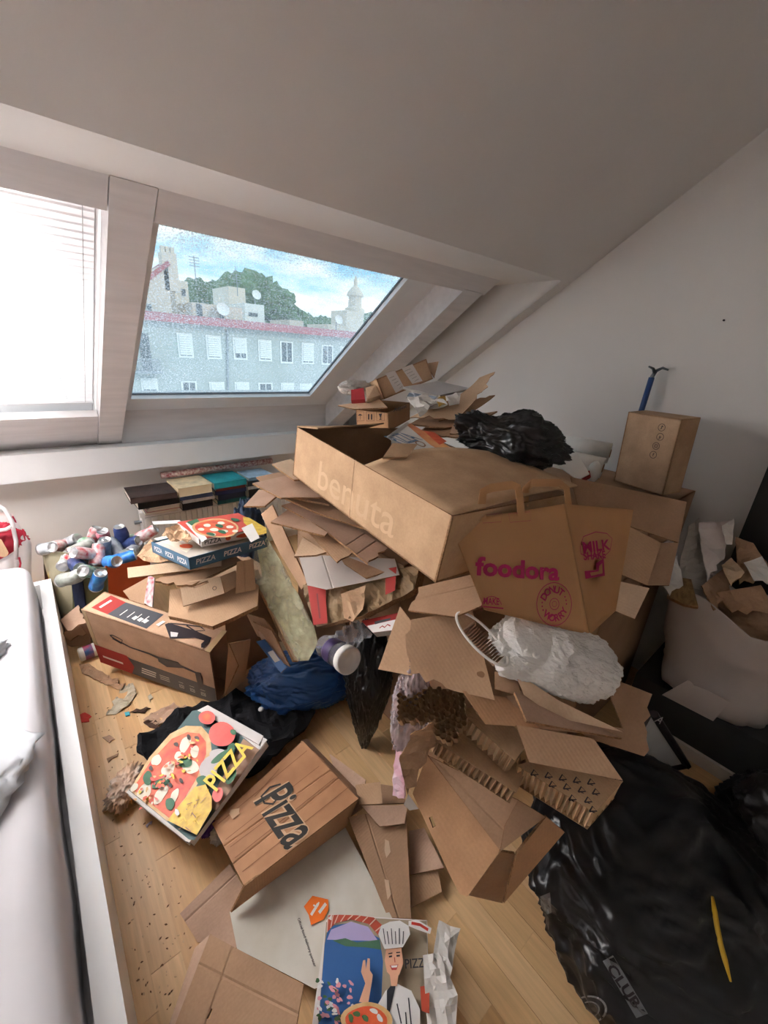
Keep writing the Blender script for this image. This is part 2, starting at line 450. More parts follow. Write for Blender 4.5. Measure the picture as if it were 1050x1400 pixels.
def lumpy(name, c, r, label, m, cat, seed=0, ax=None, amp=0.12, folds=0.05, fine=0.012, sub=5, flat_z=None, shape=None, parent=None, group=None, tag_it=True, power=1.0, smooth=True, aniso=(1, 1, 1)):
    """a stuffed or crumpled bag: a rounded body with folds and creases; flat_z = the level it rests on"""
    c = Vector(c); ax = [Vector(a) for a in (ax or ((1, 0, 0), (0, 1, 0), (0, 0, 1)))]
    bm = bmesh.new(); bmesh.ops.create_icosphere(bm, subdivisions=sub, radius=1.0)
    P = []
    for v in bm.verts:
        d = v.co.normalized()
        k = 1 + amp * nz(d, 1.6, seed) + amp * 0.6 * nz(d, 3.3, seed + 1)
        w = d + Vector((nz(d, 2, seed + 5), nz(d, 2, seed + 6), nz(d, 2, seed + 7))) * 0.35
        w = Vector((w.x * aniso[0], w.y * aniso[1], w.z * aniso[2]))
        k += folds * (max(0, ridge(w, 3.0, seed + 2)) ** 2 - 0.4) + folds * 0.7 * (max(0, ridge(w, 6.5, seed + 3)) ** 2 - 0.4)
        k += fine * (max(0, ridge(w, 15, seed + 4)) ** 2 - 0.4)
        e = Vector([math.copysign(abs(t) ** power, t) for t in d]) if power != 1.0 else d
        q = [e[i] * r[i] * k for i in range(3)]
        if shape: q = shape(q, d)
        p = c + ax[0] * q[0] + ax[1] * q[1] + ax[2] * q[2]
        if flat_z is not None and p.z < flat_z: p.z = flat_z + 0.004 * nz(d, 5, seed) * 0
        P.append(p)
    mb = MB().add(P, [[v.index for v in f.verts] for f in bm.faces]); bm.free()
    o = mb.build(name, m, parent, smooth)
    if tag_it and parent is None: tag(o, label, cat, group)
    return o
def crumple(amp, scale, seed, fine=0.3):
    return lambda x, y: amp * (max(0, ridge((x, y, 0), scale, seed)) ** 2 + fine * max(0, ridge((x, y, 1), scale * 2.7, seed + 1)) ** 2 + 0.8 * nz((x, y, 2), scale * .5, seed + 2) - 0.3)
# ================================================================== the room
T = math.tan(math.radians(35.37)); CS, SN = math.cos(math.radians(35.37)), math.sin(math.radians(35.37))
XR, XL, YB = 2.25, -1.55, -1.6                 # right wall, left wall, wall behind the photographer
Z0 = 0.78                                      # sloped ceiling height at y = 2.8
def zc(y): return Z0 + (2.8 - y) * T
M_wall = mat('wall_paint', (0.76, 0.73, 0.70), 0.9, var=0.02, scale=3, bump=0.05, bscale=220, spec=0.15)
M_ceil = M_wall
M_white = mat('white_lacquer', (0.84, 0.83, 0.82), 0.4, var=0.02, scale=4)
M_beam = mat('whitewashed_wood', (0.70, 0.67, 0.665), 0.6, var=0.07, scale=3, stretch=(1.2, 9, 9), bump=0.08, bscale=14)
M_board = M_beam

# floor: oak strip parquet. Staves are pieces, the sub-floor lies under them
M_oak = [mat('oak_%d' % i, sr(*c), 0.38, var=0.10, scale=4, stretch=(22, 1.6, 4), bump=0.05, bscale=20, spec=0.4)
         for i, c in enumerate([(214, 176, 128), (208, 168, 120), (220, 184, 138), (202, 160, 112)])]
fl = struct('floor', MB().box(XL, XR, YB, 2.9, -0.06, -0.0015), M_oak[1])
SW, SL = 0.071, 0.48
st_me = []
for m in M_oak:
    st_me.append(MB().box(-SW / 2 + .0006, SW / 2 - .0006, -SL / 2 + .0006, SL / 2 - .0006, -0.012, 0.0).mesh('stave', m))
cnt = 0
for i in range(int((1.62 + 0.12) / SW)):
    x = -0.10 + SW / 2 + i * SW
    off = (i * 0.163 + random.Random(i).uniform(-.06, .06)) % SL
    for j in range(7):
        y = 0.10 + off + j * SL - 0.2
        if y > 2.6 or cnt >= 298: continue
        if x > 0.75 and y > 1.3: continue
        if x < 0.0 and y > 2.5: continue
        if x > 1.0 and (y > 0.9 or y < 0.1): continue
        o = piece(fl, 'stave', st_me[random.Random(i * 31 + j).randrange(4)], (x, y, 0.0)); cnt += 1

kw = MB()
kw.box(XL, XR, 2.9, 3.05, -0.06, 0.80)
struct('wall_back', kw, M_wall)
def gable(x0, x1):
    pr = [(YB - .15, -.06), (3.05, -.06), (3.05, 0.78), (2.8, Z0 + .12), (yk, 2.75), (YB - .15, 2.75)]
    k = len(pr); g = MB().add([(x0, y, z) for y, z in pr] + [(x1, y, z) for y, z in pr], [list(range(k)), list(range(2 * k - 1, k - 1, -1))] + [[(i + 1) % k, i, i + k, (i + 1) % k + k] for i in range(k)])
    return g
yk = 2.8 - (2.6 - Z0) / T
struct('wall_right', gable(XR, XR + 0.15), M_wall)
struct('wall_left', gable(XL - 0.15, XL), M_wall)
struct('wall_front', MB().box(XL - 0.15, XR + 0.15, YB - 0.15, YB, -0.06, 3.2), M_wall)
# ceiling: flat behind, sloped towards the windows, with the window recess cut out
ce = MB()
yk = 2.8 - (2.6 - Z0) / T
def roofbit(x0, x1, y0, y1, th=0.3):
    a = [(x0, y0, zc(y0)), (x1, y0, zc(y0)), (x1, y1, zc(y1)), (x0, y1, zc(y1))]
    ce.add(a + [(x, y, z + th) for x, y, z in a], [[0, 3, 2, 1], [4, 5, 6, 7], [0, 1, 5, 4], [1, 2, 6, 5], [2, 3, 7, 6], [3, 0, 4, 7]])
roofbit(XL - .1, XR, yk, 1.237, 0.02)
ce.add([(XL - .1, yk, 2.6), (XR, yk, 2.6), (XR, YB, 2.6), (XL - .1, YB, 2.6), (XL - .1, yk, 2.7), (XR, yk, 2.7), (XR, YB, 2.7), (XL - .1, YB, 2.7)],
       [[0, 1, 2, 3], [7, 6, 5, 4]])
# strip of ceiling between window recess and the right wall, down to the knee wall
roofbit(2.162, XR, 1.237, 2.8, 0.45)
struct('ceiling', ce, M_ceil)
# recess: level head, upright cheek, trim board
def sl(x, s, n): return Vector((x, 1.505 + s * CS + n * SN, 1.89 - s * SN + n * CS))   # (along, down the slope, outwards)
rv = MB()
rv.box(XL - .1, 2.16, 1.237, 1.95, 1.892, 2.4)
struct('trim_1', rv, M_wall)
ck = MB()
for x, rev in ((2.15, False), (2.16, True)):
    pl = [Vector((x, 1.237, 1.892)), Vector((x, 2.8, Z0)), Vector((x, 3.0, 0.7)), sl(x, 1.8, 0.2), sl(x, 0.0, 0.2), Vector((x, 1.5, 2.1))]
    ck.add(pl, [[5, 4, 3, 2, 1, 0] if rev else [0, 1, 2, 3, 4, 5]])
struct('trim_2', ck, M_wall)
struct('trim_3', MB().box(XL, 2.15, 2.80, 3.02, 0.742, 0.888), M_white)

# timber frame of the roof: posts run up the slope, a header crosses them
def beam(x0, x1, s0, s1, n0, n1, mb=None):
    mb = mb or MB()
    p = [sl(x, s, n) for n in (n0, n1) for s in (s0, s1) for x in (x0, x1)]
    return mb.add(p, [[0, 1, 3, 2], [4, 6, 7, 5], [0, 4, 5, 1], [2, 3, 7, 6], [0, 2, 6, 4], [1, 5, 7, 3]])
struct('trim_4', beam(0.282, 0.397, 0.0, 1.80, 0, 0.24), M_beam)
struct('trim_5', beam(1.848, 2.005, 0.105, 1.80, 0, 0.22), M_beam)
struct('trim_6', beam(0.4, 2.03, 0.0, 0.118, 0.004, 0.24), M_beam)
struct('trim_7', beam(XL, 0.279, -0.004, 0.114, 0.004, 0.24), M_beam)
b_ = beam(XL, 0.279, 1.395, 1.80, 0.012, 0.05)
struct('trim_8', b_, M_beam)
struct('trim_9', MB().box(0.40, 1.846, 2.90, 2.93, 0.885, 1.102), M_board)
struct('trim_10', beam(XL, -1.15, 0.0, 1.80, 0, 0.24), M_beam)
# roof build-up that closes the gaps beside the sashes
rf = MB()
beam(1.93, 2.16, -0.3, 1.9, 0.205, 0.23, rf); beam(XL - .1, 2.2, -0.6, 0.1, 0.24, 0.26, rf); beam(0.30, 0.38, 0, 1.8, 0.24, 0.26, rf)
rf.box(XL - .1, 2.2, 3.0, 3.1, 0.7, 1.1)
struct('roof_deck', rf, M_board)

# the two roof windows
def glass_mat():
    m = bpy.data.materials.new('dusty_glass'); m.use_nodes = True
    N = m.node_tree.nodes; L = m.node_tree.links; N.clear()
    out = N.new('ShaderNodeOutputMaterial'); tr = N.new('ShaderNodeBsdfTransparent'); tr.inputs['Color'].default_value = (0.93, 0.97, 0.96, 1)
    gl = N.new('ShaderNodeBsdfGlossy'); gl.inputs['Roughness'].default_value = 0.02
    df = N.new('ShaderNodeBsdfTranslucent'); df.inputs['Color'].default_value = (0.95, 0.97, 1, 1)
    fr = N.new('ShaderNodeValue'); fr.outputs[0].default_value = 0.035
    m1 = N.new('ShaderNodeMixShader'); m2 = N.new('ShaderNodeMixShader')
    tc = N.new('ShaderNodeTexCoord'); ns = N.new('ShaderNodeTexNoise'); ns.inputs['Scale'].default_value = 130; ns.inputs['Detail'].default_value = 2
    n2 = N.new('ShaderNodeTexNoise'); n2.inputs['Scale'].default_value = 2.2
    mr = N.new('ShaderNodeMapRange'); mr.inputs['From Min'].default_value = 0.5; mr.inputs['From Max'].default_value = 0.68
    mr.inputs['To Min'].default_value = 0.12; mr.inputs['To Max'].default_value = 0.95
    mu = N.new('ShaderNodeMath'); mu.operation = 'MULTIPLY'
    L.new(tc.outputs['Object'], ns.inputs['Vector']); L.new(tc.outputs['Object'], n2.inputs['Vector'])
    L.new(ns.outputs['Fac'], mr.inputs['Value']); L.new(mr.outputs['Result'], mu.inputs[0]); L.new(n2.outputs['Fac'], mu.inputs[1])
    L.new(mu.outputs['Value'], m1.inputs['Fac']); L.new(tr.outputs['BSDF'], m1.inputs[1]); L.new(df.outputs['BSDF'], m1.inputs[2])
    L.new(fr.outputs[0], m2.inputs['Fac']); L.new(m1.outputs['Shader'], m2.inputs[1]); L.new(gl.outputs['BSDF'], m2.inputs[2])
    L.new(m2.outputs['Shader'], out.inputs['Surface'])
    return m
M_glass = glass_mat()
M_frame = mat('window_lacquer', (0.83, 0.83, 0.84), 0.35, var=0.02)
M_gasket = mat('grey_gasket', (0.16, 0.17, 0.19), 0.5)
def window(name, x0, x1, fx0, fx1, s0, s1, fs0, fs1):
    """sash with inner glass edge x0..x1, s0..s1 and outer frame edge fx.., fs.."""
    o = struct(name, beam(fx0, x0, fs0, fs1, 0.150, 0.20), M_frame)
    fr = MB()
    beam(x1, fx1, fs0, fs1, 0.150, 0.20, fr); beam(x0, x1, fs0, s0, 0.150, 0.20, fr); beam(x0, x1, s1, fs1, 0.150, 0.20, fr)
    fr.build('window_frame', M_frame, o)
    sa = MB(); g = 0.035
    beam(x1 - g, x1 + 0.03, s0, s1 + .03, 0.135, 0.16, sa); beam(x0, x1, s1 - 0.02, s1 + 0.035, 0.135, 0.16, sa)
    beam(x0 - .03, x0 + .02, s0, s1, 0.135, 0.16, sa)
    sa.build('sash', M_frame, o)
    gk = MB()
    beam(x1 - g - 0.007, x1 - g, s0, s1 - 0.02, 0.160, 0.170, gk); beam(x0, x1 - g, s1 - 0.027, s1 - 0.02, 0.160, 0.170, gk)
    gk.build('gasket', M_gasket, o)
    beam(x0, x1 - g, s0, s1 - 0.02, 0.171, 0.176).build('pane', M_glass, o)
    return o
window('window_1', 0.44, 1.655, 0.398, 1.846, 0.06, 1.462, -0.05, 1.612)
window('window_2', -1.05, 0.21, -1.15, 0.281, 0.06, 1.40, -0.05, 1.60)

# pleated blind drawn over the second window
def blind_mat():
    m = bpy.data.materials.new('blind_fabric'); m.use_nodes = True
    N = m.node_tree.nodes; L = m.node_tree.links; N.clear()
    out = N.new('ShaderNodeOutputMaterial'); a = N.new('ShaderNodeBsdfDiffuse'); b = N.new('ShaderNodeBsdfTranslucent'); mx = N.new('ShaderNodeMixShader')
    ns = N.new('ShaderNodeTexNoise'); ns.inputs['Scale'].default_value = 40; cr = N.new('ShaderNodeValToRGB')
    cr.color_ramp.elements[0].color = (0.80, 0.74, 0.75, 1); cr.color_ramp.elements[1].color = (0.86, 0.80, 0.81, 1)
    tc = N.new('ShaderNodeTexCoord'); L.new(tc.outputs['Object'], ns.inputs['Vector']); L.new(ns.outputs['Fac'], cr.inputs['Fac'])
    L.new(cr.outputs['Color'], a.inputs['Color']); L.new(cr.outputs['Color'], b.inputs['Color'])
    mx.inputs['Fac'].default_value = 0.72
    L.new(a.outputs['BSDF'], mx.inputs[1]); L.new(b.outputs['BSDF'], mx.inputs[2]); L.new(mx.outputs['Shader'], out.inputs['Surface'])
    return m
bl = thing('pleated_blind', sl(-0.4, 1.37, 0.09), 'white pleated blind pulled down over the roof window', 'blind')
pb = MB(); NP = 46
pts = []
for i in range(NP * 2 + 1):
    s = 0.02 + (1.362 - 0.02) * i / (NP * 2)
    pts.append((s, 0.083 + (0.006 if i % 2 else 0.0)))
rows = [sl(-1.10, s, n) for s, n in pts] + [sl(0.266, s, n) for s, n in pts]
k = len(pts)
pb.add(rows, [[i, i + 1, k + i + 1, k + i] for i in range(k - 1)])
pb.build('pleats', blind_mat(), bl)
beam(-1.10, 0.268, 1.36, 1.378, 0.075, 0.098).build('bottom_rail', M_frame, bl)
cordm = mat('blind_cord', (0.45, 0.42, 0.42), 0.7)
MB().tube([sl(0.235, 0.05, 0.078), sl(0.235, 0.7, 0.076), sl(0.235, 1.36, 0.078)], 0.0013, 5).build('cord', cordm, bl)
MB().tube([sl(-0.03, 0.3, 0.06), sl(0.06, 0.65, 0.05), sl(0.13, 1.0, 0.06), sl(0.16, 1.33, 0.078)], 0.0013, 5).build('cord', cordm, bl)

# ================================================================== what lies outside the window
YF = 32.0
def fpt(px, py, dy=0.0): return PY(px, py, YF + dy)
M_fac = mat('grey_render', sr(172, 178, 174), 0.9, var=0.06, scale=0.6)
M_facw = mat('cream_render', sr(212, 200, 186), 0.9, var=0.05, scale=0.7)
M_roofred = mat('red_eaves', sr(176, 112, 118), 0.8, var=0.1, scale=1.5)
M_blindw = mat('white_shutter', sr(226, 226, 222), 0.7, var=0.04)
M_pane = mat('dark_pane', sr(92, 100, 106), 0.2, var=0.15, scale=1)
M_metal = mat('grey_metal', sr(150, 156, 162), 0.5)
fb = thing('apartment_house', (10, YF, -8), 'long grey apartment house with red eaves and rows of shuttered windows', 'building')
zE = fpt(330, 449).z
fb_ = MB(); fb_.box(-6, 30, YF, YF + 3.4, -8, zE); fb_.build('wall', M_fac, fb)
ev = MB(); ev.box(-6, 30, YF - 0.55, YF + 3.4, zE, zE + 0.16); ev.box(-6, 30, YF - 0.6, YF - 0.5, zE - 0.02, zE + 0.3)
ev.add([(-6, YF - .5, zE + .16), (30, YF - .5, zE + .16), (30, YF + 3.3, zE + 0.7), (-6, YF + 3.3, zE + 0.7)], [[0, 1, 2, 3]])
ev.build('eaves', M_roofred, fb)
def fwin(pxc, pyt, pyb, wpx, dark, half=0.5):
    a = fpt(pxc - wpx / 2, pyt); b = fpt(pxc + wpx / 2, pyb)
    w = MB().box(a.x - .09, b.x + .09, YF - 0.06, YF + .02, b.z - .12, a.z + .1).build('window', M_blindw, fb)
    MB().box(a.x + .04, b.x - .04, YF - 0.09, YF - .055, b.z + .02, b.z + (a.z - b.z) * (1.0 if dark else half)).build('pane', M_pane, w)
    if not dark or half < 1:
        sh = MB(); n = 9
        for i in range(n):
            z0 = a.z - (a.z - b.z) * (1 - half if not dark else 0.25) * i / n; z1 = a.z - (a.z - b.z) * (1 - half if not dark else 0.25) * (i + 0.85) / n
            sh.box(a.x + .03, b.x - .03, YF - 0.13, YF - .09, z1, z0)
        sh.build('shutter', M_blindw, w)
    MB().box((a.x + b.x) / 2 - .03, (a.x + b.x) / 2 + .03, YF - 0.1, YF - .09, b.z, a.z).build('mullion', M_blindw, w)
for (x, yt, yb, w, dk, hf) in [(253, 457, 487, 20, 0, .04), (292, 460, 489, 19, 0, .03), (328, 463, 490, 17, 0, .25), (362, 466, 492, 16, 0, .05),
                               (391.5, 468, 495, 15, 1, 1), (420.5, 470, 496, 14, 0, .06), (447, 473, 497, 13, 1, 1), (472, 475, 498, 12, 0, .3),
                               (496, 477, 499, 12, 1, 1), (520, 479, 500, 11, 0, .2),
                               (259, 523, 548, 20, 1, 1), (297, 524, 549, 19, 0, .1), (331, 524, 549, 18, 0, .3), (363, 525, 549, 17, 1, 1), (393, 525, 549, 15, 0, .2), (418, 526, 549, 14, 0, .1),
                               (205, 519, 545, 22, 0, .5)]:
    fwin(x, yt, yb, w, dk, hf)
# balcony with door on the corner
bd = MB(); a, b = fpt(188, 455), fpt(209, 507); bd.box(a.x, b.x, YF - .06, YF, b.z, a.z); dw = bd.build('balcony_door', M_pane, fb)
br = MB(); a, b = fpt(182, 489), fpt(215, 506)
for i in range(15):
    x = a.x + (b.x - a.x) * i / 14; br.box(x - .02, x + .02, YF - .95, YF - .9, b.z, a.z)
br.box(a.x, b.x, YF - .96, YF - .88, a.z - .05, a.z); br.box(a.x - .1, b.x + .1, YF - 1, YF, b.z - .16, b.z)
br.build('balcony', M_metal, fb)
MB().tube([fpt(311, 452, -.1), fpt(312, 549, -.1)], 0.07, 8).build('downpipe', M_metal, fb)
# houses and roofs behind, built on the far side
def house(px0, px1, pyt, pyb, dy, depth, m, label, name='rooftop_house', gable=None, wins=()):
    a, b = PY(px0, pyt, YF + dy), PY(px1, pyb, YF + dy)
    h = thing(name, ((a.x + b.x) / 2, YF + dy, b.z), label, 'building')
    w = MB().box(a.x, b.x, YF + dy, YF + dy + depth, -8, a.z)
    if gable:
        g = PY(gable[0], gable[1], YF + dy)
        w.add([(a.x, YF + dy, a.z), (b.x, YF + dy, a.z), (g.x, YF + dy, g.z), (a.x, YF + dy + depth, a.z), (b.x, YF + dy + depth, a.z), (g.x, YF + dy + depth, g.z)],
              [[0, 1, 2], [5, 4, 3], [0, 2, 5, 3], [1, 4, 5, 2]])
    w.build('wall', m, h)
    for (x0, x1, y0, y1) in wins:
        p, q = PY(x0, y0, YF + dy), PY(x1, y1, YF + dy)
        MB().box(p.x, q.x, YF + dy - .08, YF + dy, q.z, p.z).build('window', M_pane, h)
    return h, a, b
h, a, b = house(150, 236, 400, 432, 5, 8, M_facw, 'cream gabled house rising behind the red eaves', gable=(229, 358), wins=((200, 208, 415, 432),))
rl = MB(); g = PY(229, 356, YF + 4.9); e = PY(160, 408, YF + 4.9)
rl.slab([g, e, e + Vector((0, 3, 0)), g + Vector((0, 3, 0))], 0.3); rl.build('roof', M_roofred, h)
cm = MB(); g = PY(232, 356, YF + 5); cm.box(g.x - .5, g.x + .5, YF + 5, YF + 6, g.z - 2, g.z + 0.5)
for i in range(3): cm.box(g.x - .45 + i * .32, g.x - .2 + i * .32, YF + 5.2, YF + 5.6, g.z + .5, g.z + .9)
cm.build('chimney', M_facw, h)
house(237, 261, 382, 434, 10, 6, M_facw, 'narrow cream house with rounded parapet beside the gable', wins=((248, 254, 395, 405),))
house(262, 332, 413, 440, 4, 4, M_facw, 'low cream penthouse with dark door on the roof terrace', wins=((268, 277, 415, 436), (300, 306, 424, 436)))
house(312, 336, 391, 414, 18, 5, M_facw, 'pale flat roofed block standing on the wooded hill')
h, a, b = house(334, 362, 414, 444, 9, 4, M_blindw, 'white rooftop cabin with a window band', wins=((340, 352, 427, 433),))
house(396, 415, 437, 452, 5, 4, M_facw, 'small cream roof structure with a flat top')
house(448, 478, 443, 458, 6, 4, M_facw, 'long low cream roof structure beside the tower')
h, a, b = house(474, 496, 424, 466, 8, 3, M_facw, 'pale church tower with a stone lantern', name='church_tower')
c = PY(485, 424, YF + 9.5)
MB().lathe([(1.1, -.3), (1.1, 0.1), (0.75, 0.3), (0.72, 1.3), (0.95, 1.4), (0.85, 1.7), (0.45, 2.2), (0.2, 2.4), (0.2, 2.9), (0.02, 3.4)], Matrix.Translation(c), 12).build('lantern', M_facw, h)
# satellite dishes
for i, (px, py, dy, r, lb) in enumerate([(304, 424, 3.75, 0.5, 'large satellite dish above the red eaves'), (350, 404, 11.0, 0.45, 'satellite dish on the white rooftop cabin'),
                          (462, 438, 4, 0.42, 'small satellite dish near the church tower')]):
    c = PY(px, py, YF + dy - .3); s = thing('satellite_dish', (c.x, c.y, c.z - 1.2), lb, 'satellite dish')
    Mx = Matrix.Translation(c) @ Matrix.Rotation(math.radians(70), 4, 'X')
    MB().lathe([(0.02, 0.0), (r * .6, 0.04), (r, 0.16), (r * .98, 0.2), (r * .55, 0.09), (0.02, 0.05)], Mx, 20).build('dish', M_blindw, s)
    MB().tube([c + Vector((0, .1, 0)), c + Vector((0, .3, -.3)), c + Vector((0, .3, -.95 if i == 1 else -1.0))], 0.05, 6).build('mast', M_metal, s)
for i, (px, py, dy) in enumerate([(325, 405, 9), (268, 385, 7)]):
    c = PY(px, py, YF + dy)
    an = MB().tube([c, c + Vector((0, 0, 1.8))], 0.04, 5)
    for k in range(4): an.tube([c + Vector((-.4, 0, 1.1 + k * .2)), c + Vector((.4, 0, 1.1 + k * .2))], 0.025, 4)
    tag(an.build('roof_antenna', M_metal), ['roof antenna above the white rooftop cabin', 'roof antenna beside the cream gabled house'][i], 'antenna')
# wooded hill and far blue ridge
M_hill = mat('woodland', sr(98, 120, 94), 0.95, var=0.35, scale=0.25, detail=8)
M_far = M_hill
def ridge_mesh(prof, y, depth, m, name, amp, seed):
    mb = MB(); k = len(prof); n = 6; P = []
    fine = []
    for i in range(len(prof) - 1):
        for j in range(8):
            t = j / 8; fine.append((prof[i][0] * (1 - t) + prof[i + 1][0] * t, prof[i][1] * (1 - t) + prof[i + 1][1] * t))
    fine.append(prof[-1])
    for r in range(n):
        for (px, py) in fine:
            p = PY(px, py, y); base = -8.0; f = (r / (n - 1)) ** 0.6
            q = Vector((p.x, y - depth * (1 - f), base + (p.z - base) * f))
            q.z += amp * noise.noise(Vector((p.x * .35, r * 1.7, seed))) * (1 if r else 0); P.append(q)
    K = len(fine)
    mb.add(P, [[r * K + i, r * K + i + 1, (r + 1) * K + i + 1, (r + 1) * K + i] for r in range(n - 1) for i in range(K - 1)])
    return struct(name, mb, m)
ridge_mesh([(120, 395), (230, 392), (262, 388), (300, 385), (322, 381), (345, 390), (370, 398), (390, 410), (410, 425), (430, 440), (470, 462), (560, 480)], 120, 60, M_hill, 'hill_wooded', 3.0, 3)
ridge_mesh([(300, 440), (380, 436), (418, 428), (445, 432), (470, 434), (520, 428), (620, 440)], 420, 100, M_far, 'hill_far', 5.0, 9)
tc_ = thing('hilltop_chapel', PY(323, 383, 118), 'tiny domed chapel on top of the wooded hill', 'building')
c = PY(323, 384, 118)
MB().box(c.x - .9, c.x + .9, 117, 119, c.z - 2, c.z + 1.0).build('wall', M_facw, tc_)
MB().lathe([(0.9, 1.0), (0.95, 1.5), (0.5, 2.2), (0.1, 2.5), (0.05, 3.4)], Matrix.Translation(Vector((c.x, 118, c.z))), 12).build('dome', M_metal, tc_)
M_tree = mat('dark_cypress', sr(62, 84, 66), 0.95, var=0.3, scale=1.5)
for i, (px, py, w) in enumerate([(389, 413, .42), (395, 410, .42), (401.5, 417, .42), (407.5, 421, .4), (413.5, 424, .42)]):
    c = PY(px, py, 105); z0 = c.z - 7
    t = MB(); prof = [(0.2, 0)] + [((w * math.sin(math.pi * (0.15 + 0.85 * k / 8)) ** 0.7 + 0.05), 7 * k / 8.5) for k in range(1, 8)] + [(0.03, 7)]
    t.lathe(prof, Matrix.Translation(Vector((c.x, 105, z0))), 9)
    tag(t.build('cypress', M_tree), 'dark pointed cypress in the small row on the shoulder of the hill', 'tree', 'cypresses on the hill')
def bush(px, py, y, rx, rz, seed, label, group):
    c = PY(px, py, y); o = thing('tree_crown', (c.x, y, c.z - rz), label, 'tree', group); mb = MB(); rnd = random.Random(seed)
    bm = bmesh.new()
    bmesh.ops.create_icosphere(bm, subdivisions=4, radius=1.0)
    P = []
    for v in bm.verts:
        d = v.co.normalized(); k = 1 + 0.28 * nz(d, 3, seed) + 0.16 * nz(d, 9, seed)
        P.append((c.x + d.x * rx * k, y + d.y * rx * .8 * k, c.z + d.z * rz * k))
    mb.add(P, [[v.index for v in f.verts] for f in bm.faces]); bm.free()
    mb.build('foliage', M_hill, o)
    MB().tube([(c.x, y, -8), (c.x, y, c.z)], 0.15, 6).build('trunk', M_tree, o)
bush(272, 399, YF + 26, 1.7, 1.4, 1, 'round green tree between the cream house and the pale block', None)
bush(299, 402, YF + 30, 2.2, 1.5, 2, 'spreading green tree behind the roof terrace', None)
bush(345, 400, 84, 4.6, 3.6, 5, 'broad tree on the wooded hill above the white cabin', None)
bush(376, 414, 97, 4.6, 3.8, 6, 'dense tree on the falling shoulder of the hill', None)
# ================================================================== bed
M_sheet = mat('bed_sheet', sr(214, 210, 212), 0.85, var=0.03, scale=5, bump=0.12, bscale=12, spec=0.1)
M_duvet = mat('duvet_cotton', sr(226, 228, 232), 0.9, var=0.03, scale=4, bump=0.1, bscale=10, spec=0.1)
bed = thing('bed_frame', (-0.8, 1.2, 0), 'white lacquered bed frame with a flat side rail along the floor strip', 'bed')
MB().box(-0.119, -0.072, -0.5, 2.50, 0.0, 0.30).build('side_rail', M_white, bed)
MB().box(-1.50, -0.119, 2.455, 2.50, 0.0, 0.30).build('foot_rail', M_white, bed)
MB().box(-1.48, -0.119, -0.45, 2.455, 0.12, 0.16).build('slat_base', M_board, bed)
mt = MB(); nx, ny = 22, 60
P = []
x0, x1, y0, y1, zt = -1.46, -0.136, -0.45, 2.42, 0.455
def matt(u, v):
    x = x0 + (x1 - x0) * u; y = y0 + (y1 - y0) * v
    z = zt + 0.006 * nz((x, y, 0), 3, 4) + 0.003 * max(0, ridge((x, y, 0), 5, 5))
    return Vector((x, y, z))
bm = bmesh.new(); bmesh.ops.create_cube(bm, size=1.0)
bmesh.ops.scale(bm, vec=(x1 - x0, y1 - y0, zt - 0.16), verts=bm.verts); bmesh.ops.translate(bm, vec=((x0 + x1) / 2, (y0 + y1) / 2, (zt + 0.16) / 2), verts=bm.verts)
bmesh.ops.bevel(bm, geom=bm.edges[:], offset=0.055, segments=5, profile=0.5, affect='EDGES')
for k in range(1, 60): bmesh.ops.bisect_plane(bm, geom=bm.verts[:] + bm.edges[:] + bm.faces[:], plane_co=(0, y0 + (y1 - y0) * k / 60, 0), plane_no=(0, 1, 0))
for k in range(1, 8): bmesh.ops.bisect_plane(bm, geom=bm.verts[:] + bm.edges[:] + bm.faces[:], plane_co=(-0.5 + 0.05 * k, 0, 0), plane_no=(1, 0, 0))
for v in bm.verts:
    n_ = nz(v.co, 4, 2) * 0.006 + max(0, ridge(v.co, 3.2, 3)) ** 3 * 0.006
    if v.co.z > 0.4: v.co.z += n_
    elif v.co.x > -0.2: v.co.x += n_
me = bpy.data.meshes.new('mattress'); bm.to_mesh(me); bm.free(); me.materials.append(M_sheet)
me.polygons.foreach_set('use_smooth', [True] * len(me.polygons))
tag(link('mattress', me), 'pale fitted sheet on the mattress inside the white bed frame', 'mattress')
lumpy('duvet', (-0.64, 1.12, 0.47), (0.46, 0.32, 0.075), 'white cotton duvet spread low on the mattress', M_duvet, 'duvet', seed=3, amp=0.10, folds=0.06, fine=0.012, flat_z=0.463)
lumpy('pillow', (-0.50, 1.70, 0.47), (0.30, 0.13, 0.055), 'slim white pillow lying beyond the duvet on the mattress', M_duvet, 'pillow', seed=8, amp=0.08, folds=0.05, flat_z=0.463)

# ================================================================== radiator and books
rad = thing('radiator', (0.95, 2.8, 0.1), 'white ribbed panel radiator below the sill, books on top', 'radiator')
RX0, RX1, RY0, RY1, RZ0, RZ1 = 0.42, 1.45, 2.755, 2.86, 0.12, 0.475
MB().box(RX0, RX1, RY0 + 0.012, RY1, RZ0, RZ1).build('radiator_body', M_white, rad)
rb_me = MB().box(-0.014, 0.014, -0.012, 0.0, RZ0 + 0.03, RZ1 - 0.035).mesh('rib', M_white)
for i in range(29): piece(rad, 'rib', rb_me, (RX0 + 0.03 + i * 0.0345, RY0 + 0.012, 0))
MB().box(RX0 - 0.01, RX1 + 0.01, RY0, RY0 + 0.012, RZ1 - 0.03, RZ1).build('top_rail', M_white, rad)
sl_me = MB().box(-0.010, 0.010, -0.006, 0.006, 0, 0.0012).mesh('grille_bar', M_white)
for i in range(29): piece(rad, 'grille_bar', sl_me, (RX0 + 0.03 + i * 0.0345, RY0 + 0.05, RZ1))
MB().lathe([(0.012, 0), (0.012, 0.03), (0.008, 0.03), (0.008, 0.04)], Matrix.Translation((RX0 - 0.04, 2.80, RZ1 - 0.07)) @ Matrix.Rotation(math.pi / 2, 4, 'Y'), 12).build('bleed_valve', M_metal, rad)

